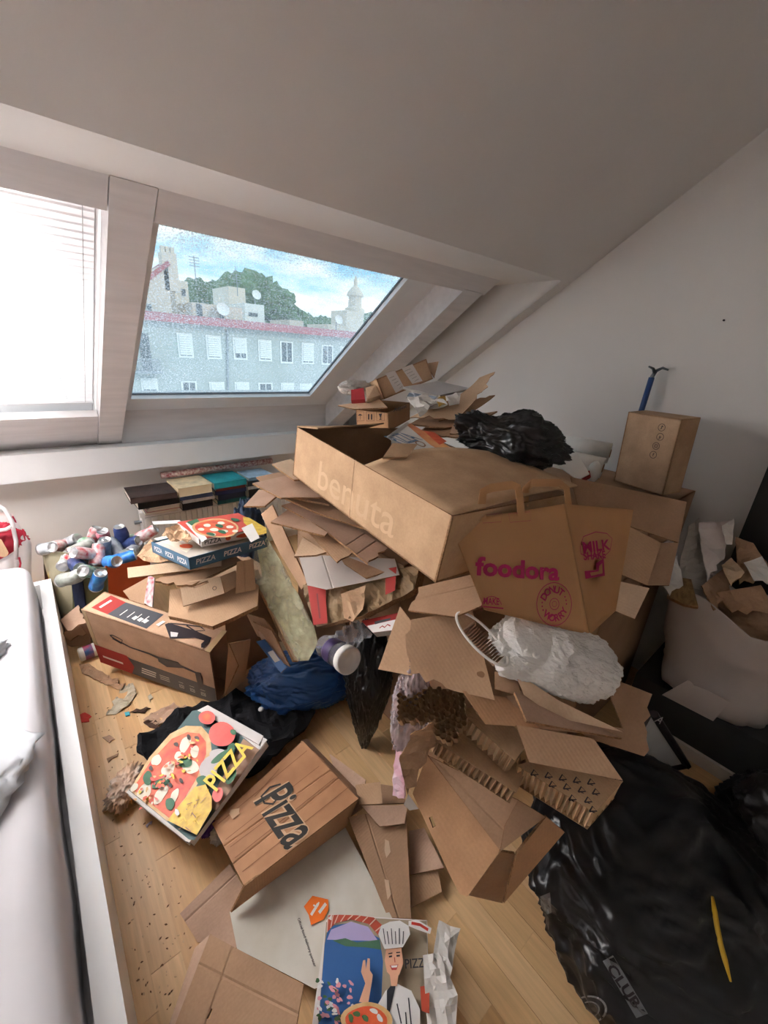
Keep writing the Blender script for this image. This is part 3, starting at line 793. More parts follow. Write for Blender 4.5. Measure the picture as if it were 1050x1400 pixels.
def book(x0, x1, yf, yb, z0, z1, cover, label, rot=0.0, pages=(230, 224, 210), spine=True, cover2=None, group='books on the radiator'):
    cx_, cy_ = (x0 + x1) / 2, (yf + yb) / 2
    t = thing('book', (cx_, cy_, z0), label, 'book', None)
    M = Matrix.Translation((cx_, cy_, z0)) @ Matrix.Rotation(rot, 4, 'Z'); w, d_, h = (x1 - x0) / 2, (yb - yf) / 2, z1 - z0
    c = 0.0025 if h > 0.012 else 0.0012
    MB().box(-w + .003, w - .003, -d_ + .003, d_ - .003, c, h - c, 0, M).build('page_block', flat('pages_%d_%d_%d' % pages, pages, 0.85), t)
    cv = MB().box(-w, w, -d_, d_, 0, c, 0, M).box(-w, w, -d_, d_, h - c, h, 1 if cover2 else 0, M)
    if spine: cv.box(-w, w, -d_, -d_ + .003, 0, h, 0, M)
    cm = [mat('cover_%d_%d_%d' % cover, sr(*cover), 0.35, var=0.25, scale=18)]
    if cover2: cm.append(mat('art_%d_%d_%d' % cover2, sr(*cover), 0.35, color2=sr(*cover2), scale=22, detail=6))
    cv.build('cover', cm, t)
    return t
Z = RZ1
book(0.43, 0.62, 2.70, 2.88, Z, Z + .022, (216, 210, 208), 'white magazine with red print at the bottom of the stack on the radiator end', spine=False)
book(0.44, 0.63, 2.69, 2.88, Z + .022, Z + .045, (170, 70, 76), 'red and white magazine below the black book', spine=False, cover2=(220, 214, 210))
book(0.45, 0.63, 2.68, 2.88, Z + .045, Z + .066, (206, 200, 196), 'pale magazine with crimson stripe just under the black hardback', 0.04, spine=False)
book(0.39, 0.62, 2.65, 2.87, Z + .066, Z + .112, (34, 32, 34), 'thick black hardback carrying the dark picture magazine', 0.02)
book(0.36, 0.61, 2.63, 2.86, Z + .112, Z + .148, (74, 58, 54), 'dark brown picture magazine on top of the black hardback', -0.03, cover2=(38, 34, 36))
book(0.64, 0.83, 2.68, 2.88, Z, Z + .05, (30, 34, 44), 'black book lying lowest under the cream paperback')
book(0.64, 0.84, 2.67, 2.88, Z + .05, Z + .075, (206, 208, 210), 'thin white book between black and blue volumes', 0.03)
book(0.63, 0.83, 2.66, 2.88, Z + .075, Z + .108, (74, 88, 126), 'slate blue paperback below the cream one', -0.02)
book(0.61, 0.82, 2.64, 2.87, Z + .108, Z + .165, (226, 206, 168), 'worn cream paperback with curling pages', 0.05, pages=(236, 214, 176), spine=False)
book(0.86, 1.06, 2.68, 2.88, Z, Z + .03, (24, 96, 96), 'dark teal book at the bottom of the middle stack')
book(0.86, 1.05, 2.67, 2.88, Z + .03, Z + .07, (32, 38, 58), 'navy hardback lying on the dark teal book', 0.03)
book(0.85, 1.06, 2.67, 2.88, Z + .07, Z + .10, (58, 66, 104), 'indigo paperback beneath the brick red book', -0.03)
book(0.85, 1.05, 2.66, 2.87, Z + .10, Z + .125, (128, 58, 50), 'brick red book under the teal topped one', 0.02)
book(0.83, 1.05, 2.64, 2.87, Z + .125, Z + .165, (38, 148, 156), 'bright teal book topping the middle stack', 0.04)
book(1.08, 1.27, 2.68, 2.88, Z, Z + .075, (36, 36, 40), 'thick charcoal book in the stack nearest the cardboard')
book(1.07, 1.27, 2.67, 2.88, Z + .075, Z + .10, (222, 222, 224), 'white paperback above the thick charcoal book', 0.03)
book(1.07, 1.26, 2.66, 2.88, Z + .10, Z + .135, (48, 52, 60), 'dark grey book topped by a pale blue one', -0.02)
book(1.08, 1.27, 2.68, 2.88, Z + .135, Z + .155, (170, 196, 214), 'pale blue booklet topping the stack nearest the cardboard', 0.05)
M_wrap = mat('patterned_wrap', sr(214, 196, 186), 0.5, color2=sr(150, 70, 74), scale=60, detail=1)
tag(MB().tube([(0.58, 2.865, Z + .195), (0.95, 2.868, Z + .20), (1.35, 2.87, Z + .205)], 0.021, 14).build('wrapping_paper_roll', M_wrap, None, True),
    'roll of red and cream patterned paper lying along the wall above the books', 'paper roll')

# ================================================================== carrier bags behind the bed
def open_bag(name, c, rx, ry, h, label, m, seed=0, lean=(0, 0), top=1.1, cat='bag', rim=0.012, nseg=40, nlev=16, sq=0.6, amp=0.10, z0=0.0):
    """an upright soft bag, open at the top"""
    o = thing(name, (c[0], c[1], z0), label, cat); mb = MB(); P = []
    for inner in (0, 1):
        for i in range(nlev + 1):
            t = i / nlev
            for k in range(nseg):
                a = 2 * math.pi * k / nseg; ca, sa = math.cos(a), math.sin(a)
                ca = math.copysign(abs(ca) ** sq, ca); sa = math.copysign(abs(sa) ** sq, sa)
                f = (0.86 + (top - 0.86) * t) * (1 + amp * nz((ca, sa, t * 1.5), 2.0, seed)) + 0.05 * (max(0, ridge((ca * 1.3, sa * 1.3, t * .6), 3.5, seed + 2)) ** 2 - .4)
                f -= inner * 0.012
                z = z0 + h * t * (1 + (0.14 * nz((ca, sa, 0), 1.3, seed + 3) if t > .6 else 0)) + (0.004 if inner else 0)
                P.append((c[0] + rx * ca * f + lean[0] * t, c[1] + ry * sa * f + lean[1] * t, z))
    n = nlev + 1
    F = [[i * nseg + k, i * nseg + (k + 1) % nseg, (i + 1) * nseg + (k + 1) % nseg, (i + 1) * nseg + k] for i in range(nlev) for k in range(nseg)]
    F += [[n * nseg + q for q in reversed(f)] for f in F]
    F += [[nlev * nseg + k, nlev * nseg + (k + 1) % nseg, (n + nlev) * nseg + (k + 1) % nseg, (n + nlev) * nseg + k] for k in range(nseg)]
    F += [list(range(nseg - 1, -1, -1))]
    mb.add(P, F); mb.build('bag_body', m, o, True)
    return o
M_wbag = plastic('white_carrier', (222, 214, 212), 0.45, 0.3, 10); M_redc = mat('crimson_cloth', sr(170, 36, 56), 0.8, var=0.3, scale=8, bump=0.3, bscale=20)
wb = thing('carrier_bag', (-0.2, 2.6, 0), 'white plastic carrier bag with red trim behind the bed end', 'bag')
_cb = []
def soft(a, b, c, d, n, amp, seed, name, m, parent):
    return patch(a, b, c, d, n, amp, seed, name, m, .002, parent)
lumpy('magenta_bag', (-0.035, 2.60, 0.19), (0.055, 0.05, 0.25), 'magenta plastic bag squeezed between carrier bag and can bag', plastic('magenta_plastic', (150, 26, 86), 0.4), 'bag', 6, flat_z=0.0)
lumpy('yellow_bag', (-0.04, 2.535, 0.15), (0.055, 0.03, 0.235), 'mustard yellow bag behind the corner of the bed', plastic('mustard_plastic', (186, 160, 70), 0.5), 'bag', 7, flat_z=0.0)

# shopper full of crushed cans
M_khaki = mat('khaki_weave', sr(150, 142, 118), 0.7, var=0.1, scale=10, bump=0.35, bscale=9); M_olive = mat('olive_weave', sr(112, 112, 78), 0.5, var=0.2, scale=9, bump=0.5, bscale=12)
M_navy = mat('navy_strap', sr(34, 46, 78), 0.7, var=0.1); M_orange = mat('orange_weave', sr(196, 82, 38), 0.6, var=0.12, scale=8, bump=0.3, bscale=10)
shp = thing('shopping_bag', (0.15, 2.45, 0), 'khaki woven shopper with navy strap and orange side, heaped with cans', 'bag')
def patch(a, b, c, d, n, amp, seed, name, m, th=0.004, parent=shp):
    """a soft panel between four corners"""
    a, b, c, d = [Vector(q) for q in (a, b, c, d)]; P = []; nn = (b - a).cross(d - a).normalized()
    if nn.dot(EYE - a) < 0: nn = -nn
    for s in (0, 1):
        for i in range(n + 1):
            for j in range(n + 1):
                u, v = i / n, j / n
                p = a * (1 - u) * (1 - v) + b * u * (1 - v) + c * u * v + d * (1 - u) * v
                e = 4 * u * (1 - u) * 4 * v * (1 - v)
                h = amp * e * 0.8 + amp * 0.6 * (max(0, ridge(p, 7, seed)) ** 2) + amp * 0.5 * nz(p, 9, seed)
                P.append(p + nn * (h - s * th))
    k = (n + 1) ** 2
    F = [[i * (n + 1) + j, (i + 1) * (n + 1) + j, (i + 1) * (n + 1) + j + 1, i * (n + 1) + j + 1] for i in range(n) for j in range(n)]
    rim = [i * (n + 1) for i in range(n + 1)] + [n * (n + 1) + j for j in range(1, n + 1)] + [i * (n + 1) + n for i in range(n - 1, -1, -1)] + [j for j in range(n - 1, 0, -1)]
    F2 = [[q + k for q in reversed(f)] for f in F] + [[rim[i], rim[(i + 1) % len(rim)], rim[(i + 1) % len(rim)] + k, rim[i] + k] for i in range(len(rim))]
    return MB().add(P, F + F2).build(name, m, parent, True)
soft(PY(16, 703, 2.62), PY(43, 742, 2.60), PY(41, 800, 2.56), PY(22, 790, 2.53), 12, .02, 11, 'side_panel', M_wbag, wb)
soft(PY(-30, 782, 2.52), PY(22, 752, 2.53), PY(24, 830, 2.52), PY(-30, 840, 2.52), 12, .015, 12, 'front_panel', M_wbag, wb)
soft(PY(-30, 690, 2.72), PY(16, 703, 2.64), PY(43, 742, 2.62), PY(43, 830, 2.62), 10, .012, 13, 'back_panel', M_wbag, wb)
MB().tube([PY(-8, 688, 2.60), PY(6, 696, 2.59), PY(16, 712, 2.57), PY(22, 740, 2.55), PY(22, 765, 2.53)], .009, 8).build('handle_loop', M_wbag, wb, True)
MB().tube([PY(17, 706, 2.6), PY(26, 722, 2.6), PY(40, 738, 2.59)], .004, 6).build('trim_band', M_redc, wb)
MB().tube([PY(26, 762, 2.52), PY(28, 770, 2.515), PY(27, 776, 2.51)], .004, 6).build('trim_tag', M_redc, wb)
lumpy('red_cloth', PY(4, 742, 2.60), (0.095, 0.035, 0.105), 'crimson cloth bulging out of the white carrier bag', M_redc, 'cloth', 5, folds=0.10, aniso=(.8, .8, .8))
tag(MB().slab([PY(-10, 735, 2.53), PY(2, 738, 2.53), PY(12, 756, 2.52), PY(8, 762, 2.52), PY(-10, 760, 2.52)], .008).build('cardboard_scrap', K1), 'tan cardboard scrap sticking out of the carrier bag beside the red cloth', 'cardboard')
tag(MB().tube([PY(-6, 726, 2.545), PY(8, 724, 2.545), PY(15, 720, 2.545)], .009, 8).build('white_spoon', M_wbag, None, True), 'white plastic strip lying across the red cloth', 'plastic strip')
patch(PY(57, 751, 2.58), PY(98, 757, 2.34), PY(106, 905, 2.30), PY(86, 860, 2.5), 14, 0.012, 1, 'side_panel', M_khaki)
patch(PY(97, 770, 2.33), PY(147, 776, 2.20), PY(150, 900, 2.20), PY(106, 905, 2.30), 14, 0.014, 2, 'front_panel', M_olive)
patch(PY(143, 774, 2.22), PY(203, 757, 2.42), PY(206, 880, 2.42), PY(148, 900, 2.22), 14, 0.012, 3, 'orange_panel', M_orange)
patch(PY(57, 751, 2.58), PY(120, 735, 2.70), PY(120, 850, 2.70), PY(70, 860, 2.58), 8, 0.008, 4, 'back_panel', M_khaki)
patch(PY(120, 738, 2.70), PY(205, 755, 2.44), PY(205, 850, 2.44), PY(120, 850, 2.70), 8, 0.008, 5, 'back_panel', M_olive)
MB().slab([PY(95, 780, 2.305), PY(111, 782, 2.262), PY(117, 830, 2.245), PY(103, 834, 2.275)], 0.006).build('strap', M_navy, shp)
MB().box(0.05, 0.20, 2.36, 2.50, 0.0, 0.30).build('bag_lining', M_olive, shp)
# cans: bodies with rims and pulls, dented
def can_mesh(seed, h=0.118, r=0.032):
    rnd = random.Random(seed); prof = [(0.02, 0.003), (r * .78, 0), (r * .97, 0.008), (r, 0.014)] + [(r, 0.014 + (h - 0.03) * i / 7) for i in range(1, 8)] + [(r * .82, h - 0.002), (r * .84, h), (r * .78, h), (r * .76, h - 0.004), (0.004, h - 0.005)]
    mb = MB(); mb.lathe(prof, None, 18)
    out = []
    for (x, y, z) in mb.v:
        t = min(1, max(0, z / h)); q = math.sin(math.pi * t)
        f = 0.35 * q * nz((x * 22, y * 22, z * 12), 1.0, seed)
        out.append((x * (1 + f) + 0.010 * q * math.sin(seed * 1.7), y * (1 + f - 0.25 * q * (seed % 3) / 2), z))
    mb.v = out
    mb.m = [1 if (mb.v[f[0]][2] > h - 0.014 or mb.v[f[0]][2] < 0.010) else 0 for f in mb.f]
    return mb
M_alu = mat('bare_aluminium', (0.75, 0.75, 0.76), 0.28, metal=0.9, var=0.05)
can_cols = {'blue': ((40, 92, 176), (70, 150, 214)), 'green': ((206, 214, 206), (58, 130, 76)), 'silver': ((190, 192, 196), (140, 144, 150)), 'red': ((176, 34, 42), (214, 206, 200)),
            'pink': ((226, 168, 176), (214, 110, 130)), 'navy': ((34, 46, 88), (60, 74, 120)), 'white': ((228, 226, 224), (190, 60, 70)), 'grey': ((120, 124, 116), (176, 178, 170))}
can_me = {}
for i, (k, (a, b)) in enumerate(can_cols.items()):
    can_me[k] = [can_mesh(i * 3 + j).mesh('can_body', [mat('can_' + k, sr(*a), 0.3, color2=sr(*b), scale=34, detail=2), M_alu], True) for j in range(2)]
tab_me = MB().box(-.008, .008, -.011, .011, 0.1135, 0.1155).mesh('pull_tab', M_alu)
cans = [(96, 790, 'grey', 2.26, 70, 60, 'silver rimmed can facing out over the navy strap'), (122, 782, 'green', 2.21, 55, -30, 'white and green can lying over the front edge of the shopper'),
        (134, 794, 'blue', 2.17, 30, 30, 'crumpled blue can hanging over the olive panel'), (168, 764, 'blue', 2.30, 80, 80, 'bright blue can lying on the orange panel edge'),
        (152, 768, 'blue', 2.26, 70, 20, 'blue and white can beside the orange panel'), (116, 757, 'white', 2.32, 60, -60, 'white can with red patch in the middle of the heap'),
        (144, 750, 'silver', 2.38, 15, 20, 'can standing with its silver lid turned up'), (143, 737, 'pink', 2.48, 20, -10, 'pale pink can leaning upright at the back of the heap'),
        (165, 733, 'navy', 2.46, 5, 0, 'dark blue can standing upright with a blue top'), (178, 742, 'navy', 2.42, 70, 40, 'navy can lying beside the upright blue one'),
        (200, 730, 'white', 2.42, 60, 70, 'red and white can at the far corner of the shopper'), (128, 735, 'white', 2.50, 25, 90, 'white topped can standing behind the green one'),
        (118, 742, 'green', 2.50, 70, 10, 'dented green can near the back wall'), (98, 740, 'silver', 2.54, 60, 30, 'plain silver can near the khaki corner'),
        (84, 746, 'red', 2.52, 70, -40, 'dark red can behind the khaki edge'), (70, 748, 'silver', 2.54, 80, 70, 'crushed silver can at the very corner of the khaki bag'),
        (105, 762, 'red', 2.36, 75, 50, 'small red can half under the white one'), (185, 750, 'silver', 2.38, 80, -30, 'silver can sunk beside the navy can'), (104, 772, 'navy', 2.32, 85, 10, 'dark can tucked below the red one'),
        (110, 749, 'grey', 2.44, 75, 100, 'dull grey can lying across the back of the heap'), (132, 760, 'white', 2.33, 40, 150, 'white can wedged under the upturned silver lid'), (157, 750, 'silver', 2.40, 50, 200, 'bare silver can below the upright navy one'),
        (176, 756, 'grey', 2.36, 85, 130, 'olive grey can half hidden behind the orange panel'), (90, 766, 'grey', 2.40, 80, 160, 'dented grey can inside the khaki corner'), (187, 737, 'green', 2.48, 70, 15, 'pale green can near the radiator end')]
for i, (px, py, k, y, tilt, az, lb) in enumerate(cans):
    c = PY(px, py, y); t = thing('drink_can', c, lb, 'can', None)
    M = Matrix.Translation(c) @ Matrix.Rotation(math.radians(az), 4, 'Z') @ Matrix.Rotation(math.radians(tilt), 4, 'X') @ Matrix.Translation((0, 0, -0.059))
    o = bpy.data.objects.new('can_body', can_me[k][i % 2]); COL.objects.link(o); o.parent = t; o.matrix_parent_inverse = Matrix.Translation(-c); o.matrix_basis = M
    o = bpy.data.objects.new('pull_tab', tab_me); COL.objects.link(o); o.parent = t; o.matrix_parent_inverse = Matrix.Translation(-c); o.matrix_basis = M
# ================================================================== printed pizza artwork helpers
ART = [flat('print_teal', (62, 92, 92)), mat('print_crust', sr(222, 188, 136), 0.5, color2=sr(196, 150, 92), scale=30), mat('print_sauce', sr(196, 52, 34), 0.5, color2=sr(226, 110, 60), scale=26, detail=5),
       flat('print_cheese', (240, 232, 212)), flat('print_basil', (40, 98, 62)), mat('print_tomato', sr(206, 52, 44), 0.45, color2=sr(224, 84, 70), scale=12), mat('print_shred', sr(226, 190, 58), 0.5, color2=sr(190, 148, 40), scale=50),
       flat('print_garlic', (196, 188, 186)), flat('print_yellow', (232, 196, 64)), flat('print_brown', (150, 112, 84)), flat('print_white', (238, 236, 232)), flat('print_olive', (58, 40, 34)),
       flat('print_ink', (30, 30, 34)), flat('print_blue', (50, 104, 170))]
TEAL, CRUST, SAUCE, CHEESE, BASIL, TOMATO, SHRED, GARLIC, YELLOW, BROWN, PWHITE, OLIVE, PINK_, PBLUE = range(14)
class Art:
    """layers of flat print on one face; coordinates in photo pixels projected on the face"""
    def __init__(s, fr, ox=0.0, oy=0.0, sc=1.0): s.fr = fr; s.mb = MB(); s.k = 0; s.ox, s.oy, s.sc = ox, oy, sc
    def h(s): s.k += 1; return INK + 0.00022 * s.k
    def pt(s, u, v): return s.fr.pix(s.ox + u / s.sc, s.oy + v / s.sc)
    def poly(s, pts, mi): print_poly(s.mb, s.fr, [s.pt(*p) for p in pts], mi, s.h())
    def blob(s, u, v, ru, rv, mi, ang=0.0, wob=0.06, seed=0): s.poly([p for p in ell(u, v, ru, rv, math.radians(ang), 22, wob, seed)], mi)
    def line(s, pts, w, mi): stroke(s.mb, s.fr, [s.pt(*p) for p in pts], w, mi, s.h())
    def text(s, body, p0, p1, up, mi, bold=0.0, fill=1.0, shear=0.0):
        """lettering from p0 to p1 (pixels), 'up' a pixel above the middle"""
        a, b, c = s.pt(*p0), s.pt(*p1), s.pt(*up)
        ang = math.atan2(b[1] - a[1], b[0] - a[0]); L = math.hypot(b[0] - a[0], b[1] - a[1])
        mx, my = (a[0] + b[0]) / 2, (a[1] + b[1]) / 2; sgn = 1 if (-(b[1] - a[1]) * (c[0] - mx) + (b[0] - a[0]) * (c[1] - my)) > 0 else -1
        hh = 2 * abs(-(b[1] - a[1]) * (c[0] - mx) + (b[0] - a[0]) * (c[1] - my)) / L
        v, f = text_pts(body, 1.0, bold, shear); xs = [q[0] for q in v]; ys = [q[1] for q in v]
        kx, ky = L * fill / (max(xs) - min(xs)), hh / (max(ys) - min(ys)); x0, y0 = (max(xs) + min(xs)) / 2, (max(ys) + min(ys)) / 2
        ca, sa = math.cos(ang), math.sin(ang); P = []
        hgt = s.h()
        for x, y in v:
            x, y = (x - x0) * kx, (y - y0) * ky * sgn; P.append(s.fr.p(mx + x * ca - y * sa, my + x * sa + y * ca, hgt))
        s.mb.add(P, f if sgn > 0 else [list(reversed(q)) for q in f], mi)
    def build(s, name, parent, mats=None): return s.mb.build(name, mats or ART, parent)

# ================================================================== vacuum cleaner carton
VO, VA, VD = Vector((0.041, 1.992, 0.06)), axes3((0.58, -0.806, -0.100), (0.81, 0.554, 0.16)), (0.62, 0.118, 0.345)
K_vac = kraft('kraft_vacuum', (206, 162, 124), 6, False)
vac = carton('vacuum_carton', VO, VA, VD, 'long printed carton with red and charcoal panels showing a stick vacuum', K_vac, open_side=('0+',))
M_pr = mat('print_red', sr(160, 44, 38), 0.75, var=0.05); M_pc = mat('print_charcoal', sr(62, 62, 68), 0.45, var=0.05); M_pw = flat('print_pale', (226, 220, 216)); M_pk = mat('print_black', sr(44, 34, 38), 0.4, var=0.1)
VM = [M_pr, M_pc, M_pw, M_pk, M_pk]
fF = Frame(corner(VO, VA, VD, 0, 0, 0), VA[0], VA[2]); A = Art(fF, 0, 600, 2.625)
print_poly(A.mb, fF, [(0, 0), (0.62, 0), (0.62, 0.112), (0.2, 0.112), (0.16, 0.125), (0, 0.125)], 1, A.h())
print_poly(A.mb, fF, [(0, 0), (0.175, 0), (0.20, 0.06), (0.175, 0.125), (0, 0.125)], 0, A.h())
for i in range(3): print_poly(A.mb, fF, [(0.235 + i * .004, 0.035 + i * .016), (0.31 + i * .004, 0.035 + i * .016), (0.31 + i * .004, 0.043 + i * .016), (0.235 + i * .004, 0.043 + i * .016)], 2, INK + .0008)
for i in range(3): print_poly(A.mb, fF, [(0.335, 0.04 + i * .013), (0.385, 0.04 + i * .013), (0.385, 0.044 + i * .013), (0.335, 0.044 + i * .013)], 2, INK + .0008)
print_poly(A.mb, fF, [(0.03, 0.05), (0.14, 0.05), (0.14, 0.063), (0.03, 0.063)], 2, INK + .0012)
for i in range(3):
    a = 0.445 + i * 0.055
    ring(A.mb, fF, a, 0.04, 0.013, 0.016, 2, INK + .0009, 4, math.pi / 4, math.pi * 2.25); ring(A.mb, fF, a, 0.04, 0.005, 0.007, 2, INK + .0009, 10)
    print_poly(A.mb, fF, [(a - .012, .066), (a + .012, .066), (a + .012, .069), (a - .012, .069)], 2, INK + .0009)
A.line([(397, 706), (412, 718), (470, 748), (535, 770), (580, 790), (650, 815), (712, 842)], [.007, .011, .008, .012, .02, .016, .012], 3)
A.line([(395, 704), (405, 703), (440, 722), (436, 734), (404, 716)], 0.006, 3)
A.poly([(565, 780), (640, 800), (660, 822), (600, 818), (570, 798)], 3)
A.poly([(700, 834), (722, 838), (730, 885), (716, 896), (706, 862)], 3)
A.build('front_print', vac, VM)
fT = Frame(corner(VO, VA, VD, 0, 0, 1), VA[0], VA[1]); A = Art(fT, 0, 600, 2.625)
A.poly([(328, 606), (398, 562), (452, 587), (386, 630)], 0); A.poly([(386, 630), (452, 587), (588, 631), (526, 682)], 1)
A.line([(358, 606), (400, 580)], 0.012, 2)
for i in range(4): A.line([(430 + 26 * i, 634 - 14 * 0 + 8 * i), (458 + 26 * i, 614 + 8 * i)], 0.004, 2)
for i in range(3): A.poly([(472 + 19 * i, 645 + 6 * i), (488 + 19 * i, 636 + 6 * i), (498 + 19 * i, 642 + 6 * i), (482 + 19 * i, 652 + 6 * i)], 2)
A.poly([(560, 668), (585, 654), (594, 658), (570, 674)], 2)
A.poly([(592, 668), (606, 662), (700, 690), (760, 715), (752, 732), (700, 716), (610, 718), (604, 700)], 3); A.poly([(612, 694), (640, 698), (636, 712), (614, 712)], 2)
A.line([(610, 664), (660, 668), (720, 676), (736, 690), (700, 692), (670, 672)], 0.006, 3); A.poly([(722, 738), (748, 714), (758, 720), (732, 752), (722, 752)], 3)
A.build('top_print', vac, VM)
board('carton_end_flap', [(314, 880, 1.545), (343, 874, 1.66), (308, 952, 1.60), (335, 930, 1.6)], '', [K2, EDGE], parent=vac)
MB().slab([fT.p(0.60, 0.0, .001), fT.p(.622, 0, .001), fT.p(.622, .118, .001), fT.p(.60, .118, .001)], 0.0008).build('tape', TAPE, vac)
MB().slab([fF.p(0.0, 0.0, .001), fF.p(.02, 0, .001), fF.p(.02, .345, .001), fF.p(.0, .345, .001)], 0.0008).build('tape', TAPE, vac)

board('perforated_cardboard', [(314, 939, .04, 'z'), (358, 907, .12, 'z'), (375, 950, .02, 'z'), (331, 957)], 'small kraft piece with punched dots between the vacuum carton and blue bag', K2, wave=0.004)
# torn carton below the shopper
board('torn_cardboard', [(86, 838, .14, 'z'), (118, 832, .20, 'z'), (124, 880, .05, 'z'), (90, 886)], 'torn brown carton side below the can shopper', K2, wave=0.01, torn=(0, 1))
board('torn_cardboard', [(82, 848, .19, 'z'), (108, 828, .23, 'z'), (120, 850, .20, 'z'), (92, 862)], 'ripped brown flap lying over the torn carton near the bed', K4, wave=0.012, torn=(1, 2))
board('torn_cardboard', [(84, 866, .10, 'z'), (110, 855, .13, 'z'), (118, 866, .11, 'z'), (96, 876)], 'narrow ripped cardboard strip in front of the torn carton', KIN, torn=(0, 2))

# ================================================================== cardboard heap with pizza boxes behind the vacuum carton
carton('storage_carton', (0.50, 1.60, 0.0), axes3((0.985, 0.17, 0), (-0.17, 0.985, 0)), (0.28, 0.40, 0.47), 'plain brown carton standing behind the vacuum carton', K2)
board('cardboard_flap', [(168, 808, 2.0), (204, 788, 2.02), (198, 826, 1.95), (185, 830)], 'upright brown flap in front of the orange shopper panel', K2)
board('printed_carton_edge', [(197, 824, 1.9), (203, 786, 1.95), (211, 790, 1.93), (208, 832)], 'narrow white carton strip with crimson print beside the brown flap', [mat('white_crimson', sr(222, 212, 208), 0.5, color2=sr(170, 70, 84), scale=40, detail=1), GREYB])
board('cardboard_sheet', [(230, 842, .50, 'z'), (290, 856, .50, 'z'), (352, 828, .53, 'z'), (354, 798), (232, 806)], 'wide brown panel at the bottom of the cardboard heap', K1, thick=0.02, wave=0.006)
board('fluted_board', [(212, 794, .60, 'z'), (262, 800, .60, 'z'), (330, 766, .64, 'z'), (318, 757), (240, 775)], 'brown board with ragged fluted edge below the blue pizza box', K2, thick=0.012, torn=(0,))
board('hinged_board', [(324, 768, .66, 'z'), (346, 764, .66, 'z'), (350, 806, .55, 'z'), (322, 812)], 'brown flap folded down beside the blue pizza box', K1, creases=(((334, 766), (336, 810)),))
sb = board('slotted_board', [(246, 797, .60, 'z'), (301, 788, .62, 'z'), (307, 811, .57, 'z'), (250, 829)], 'tan carton lid with a hand slot on the cardboard heap', K3, thick=0.012,
           holes=([(q[0] / 2.625, 600 + q[1] / 2.625) for q in ((692, 528), (745, 508), (750, 516), (698, 536))],))
A = Art(BOARD[sb.name][0], 0, 600, 2.625); ring(A.mb, A.fr, *A.pt(770, 536), 0.006, 0.008, 0, INK); A.build('printed_ring', sb, [M_pk])
board('lid_side', [(301, 788, .62, 'z'), (322, 780, .62, 'z'), (327, 800, .57, 'z'), (307, 811)], 'tan side wing of the slotted lid, bent upward', K3, thick=0.006)
board('cardboard_strip', [(174, 776, .63, 'z'), (175, 790, .61, 'z'), (303, 774, .64, 'z'), (303, 761)], 'long tan strip jutting out towards the orange shopper panel', K3, thick=0.006)
board('crumpled_kraft_paper', [(186, 760, .64, 'z'), (206, 738, .67, 'z'), (250, 752, .66, 'z'), (240, 768), (200, 770)], 'crumpled kraft paper bag under the blue pizza box', K1, thick=0.002, fn=crumple(0.014, 14, 3), cell=0.012, cat='paper')
# blue pizza tray
BO, BA, BD = Vector((0.285, 1.754, 0.672)), axes3((0.174, -0.97, 0.150), (0.984, 0.166, -0.05)), (0.33, 0.33, 0.045)
M_pbl = mat('pizza_blue', sr(64, 102, 128), 0.5, var=0.06); M_pin = mat('pizza_inside', sr(206, 196, 184), 0.7, var=0.08, scale=12)
bt = thing('pizza_tray', BO, 'blue printed pizza box with white lettering under the small red pizza box', 'pizza box')
bb = MB(); th = 0.004
for (i0, i1, j0, j1, k0, k1) in [(0, BD[0], 0, BD[1], 0, th), (0, th, 0, BD[1], 0, BD[2]), (BD[0] - th, BD[0], 0, BD[1], 0, BD[2]), (0, BD[0], 0, th, 0, BD[2]), (0, BD[0], BD[1] - th, BD[1], 0, BD[2])]:
    M = Matrix((( BA[0][0], BA[1][0], BA[2][0], BO[0]), (BA[0][1], BA[1][1], BA[2][1], BO[1]), (BA[0][2], BA[1][2], BA[2][2], BO[2]), (0, 0, 0, 1)))
    bb.box(i0, i1, j0, j1, k0, k1, 0, M)
bb.build('tray', M_pbl, bt)
lid = MB().box(0.005, BD[0] - .005, 0.005, BD[1] - .005, BD[2] - .010, BD[2] - .006, 0, M); lid.build('lid', M_pin, bt)
tx = MB(); f1 = Frame(corner(BO, BA, BD, 0, 0, 0), BA[0], BA[2]); f2 = Frame(corner(BO, BA, BD, 1, 0, 0), BA[1], BA[2])
for i in range(3): print_text(tx, f1, 'PIZZA', 0.06 + i * 0.105, 0.022, 0.028, 0, bold=.02, shear=.2); print_text(tx, f2, 'PIZZA', 0.06 + i * 0.11, 0.022, 0.028, 0, bold=.02, shear=.2)
tx.build('lettering', M_pw, bt)
A = Art(Frame(corner(BO, BA, BD, 0, 0, 1) - BA[2] * 0.006, BA[0], BA[1]).facing(), 150, 620, 4.2)
A.poly([(250, 490), (330, 470), (430, 530), (470, 545), (440, 570), (400, 548)], CHEESE); A.blob(440, 533, 40, 12, SAUCE); A.build('lid_print', bt)
board('crumpled_kraft_paper', [(222, 733, .755, 'z'), (246, 718, .765, 'z'), (262, 735, .79, 'z'), (255, 742), (232, 739)], 'crumpled kraft paper stuffed into the blue pizza box', K1, thick=0.002, fn=crumple(0.02, 16, 6), cell=0.01, cat='paper')
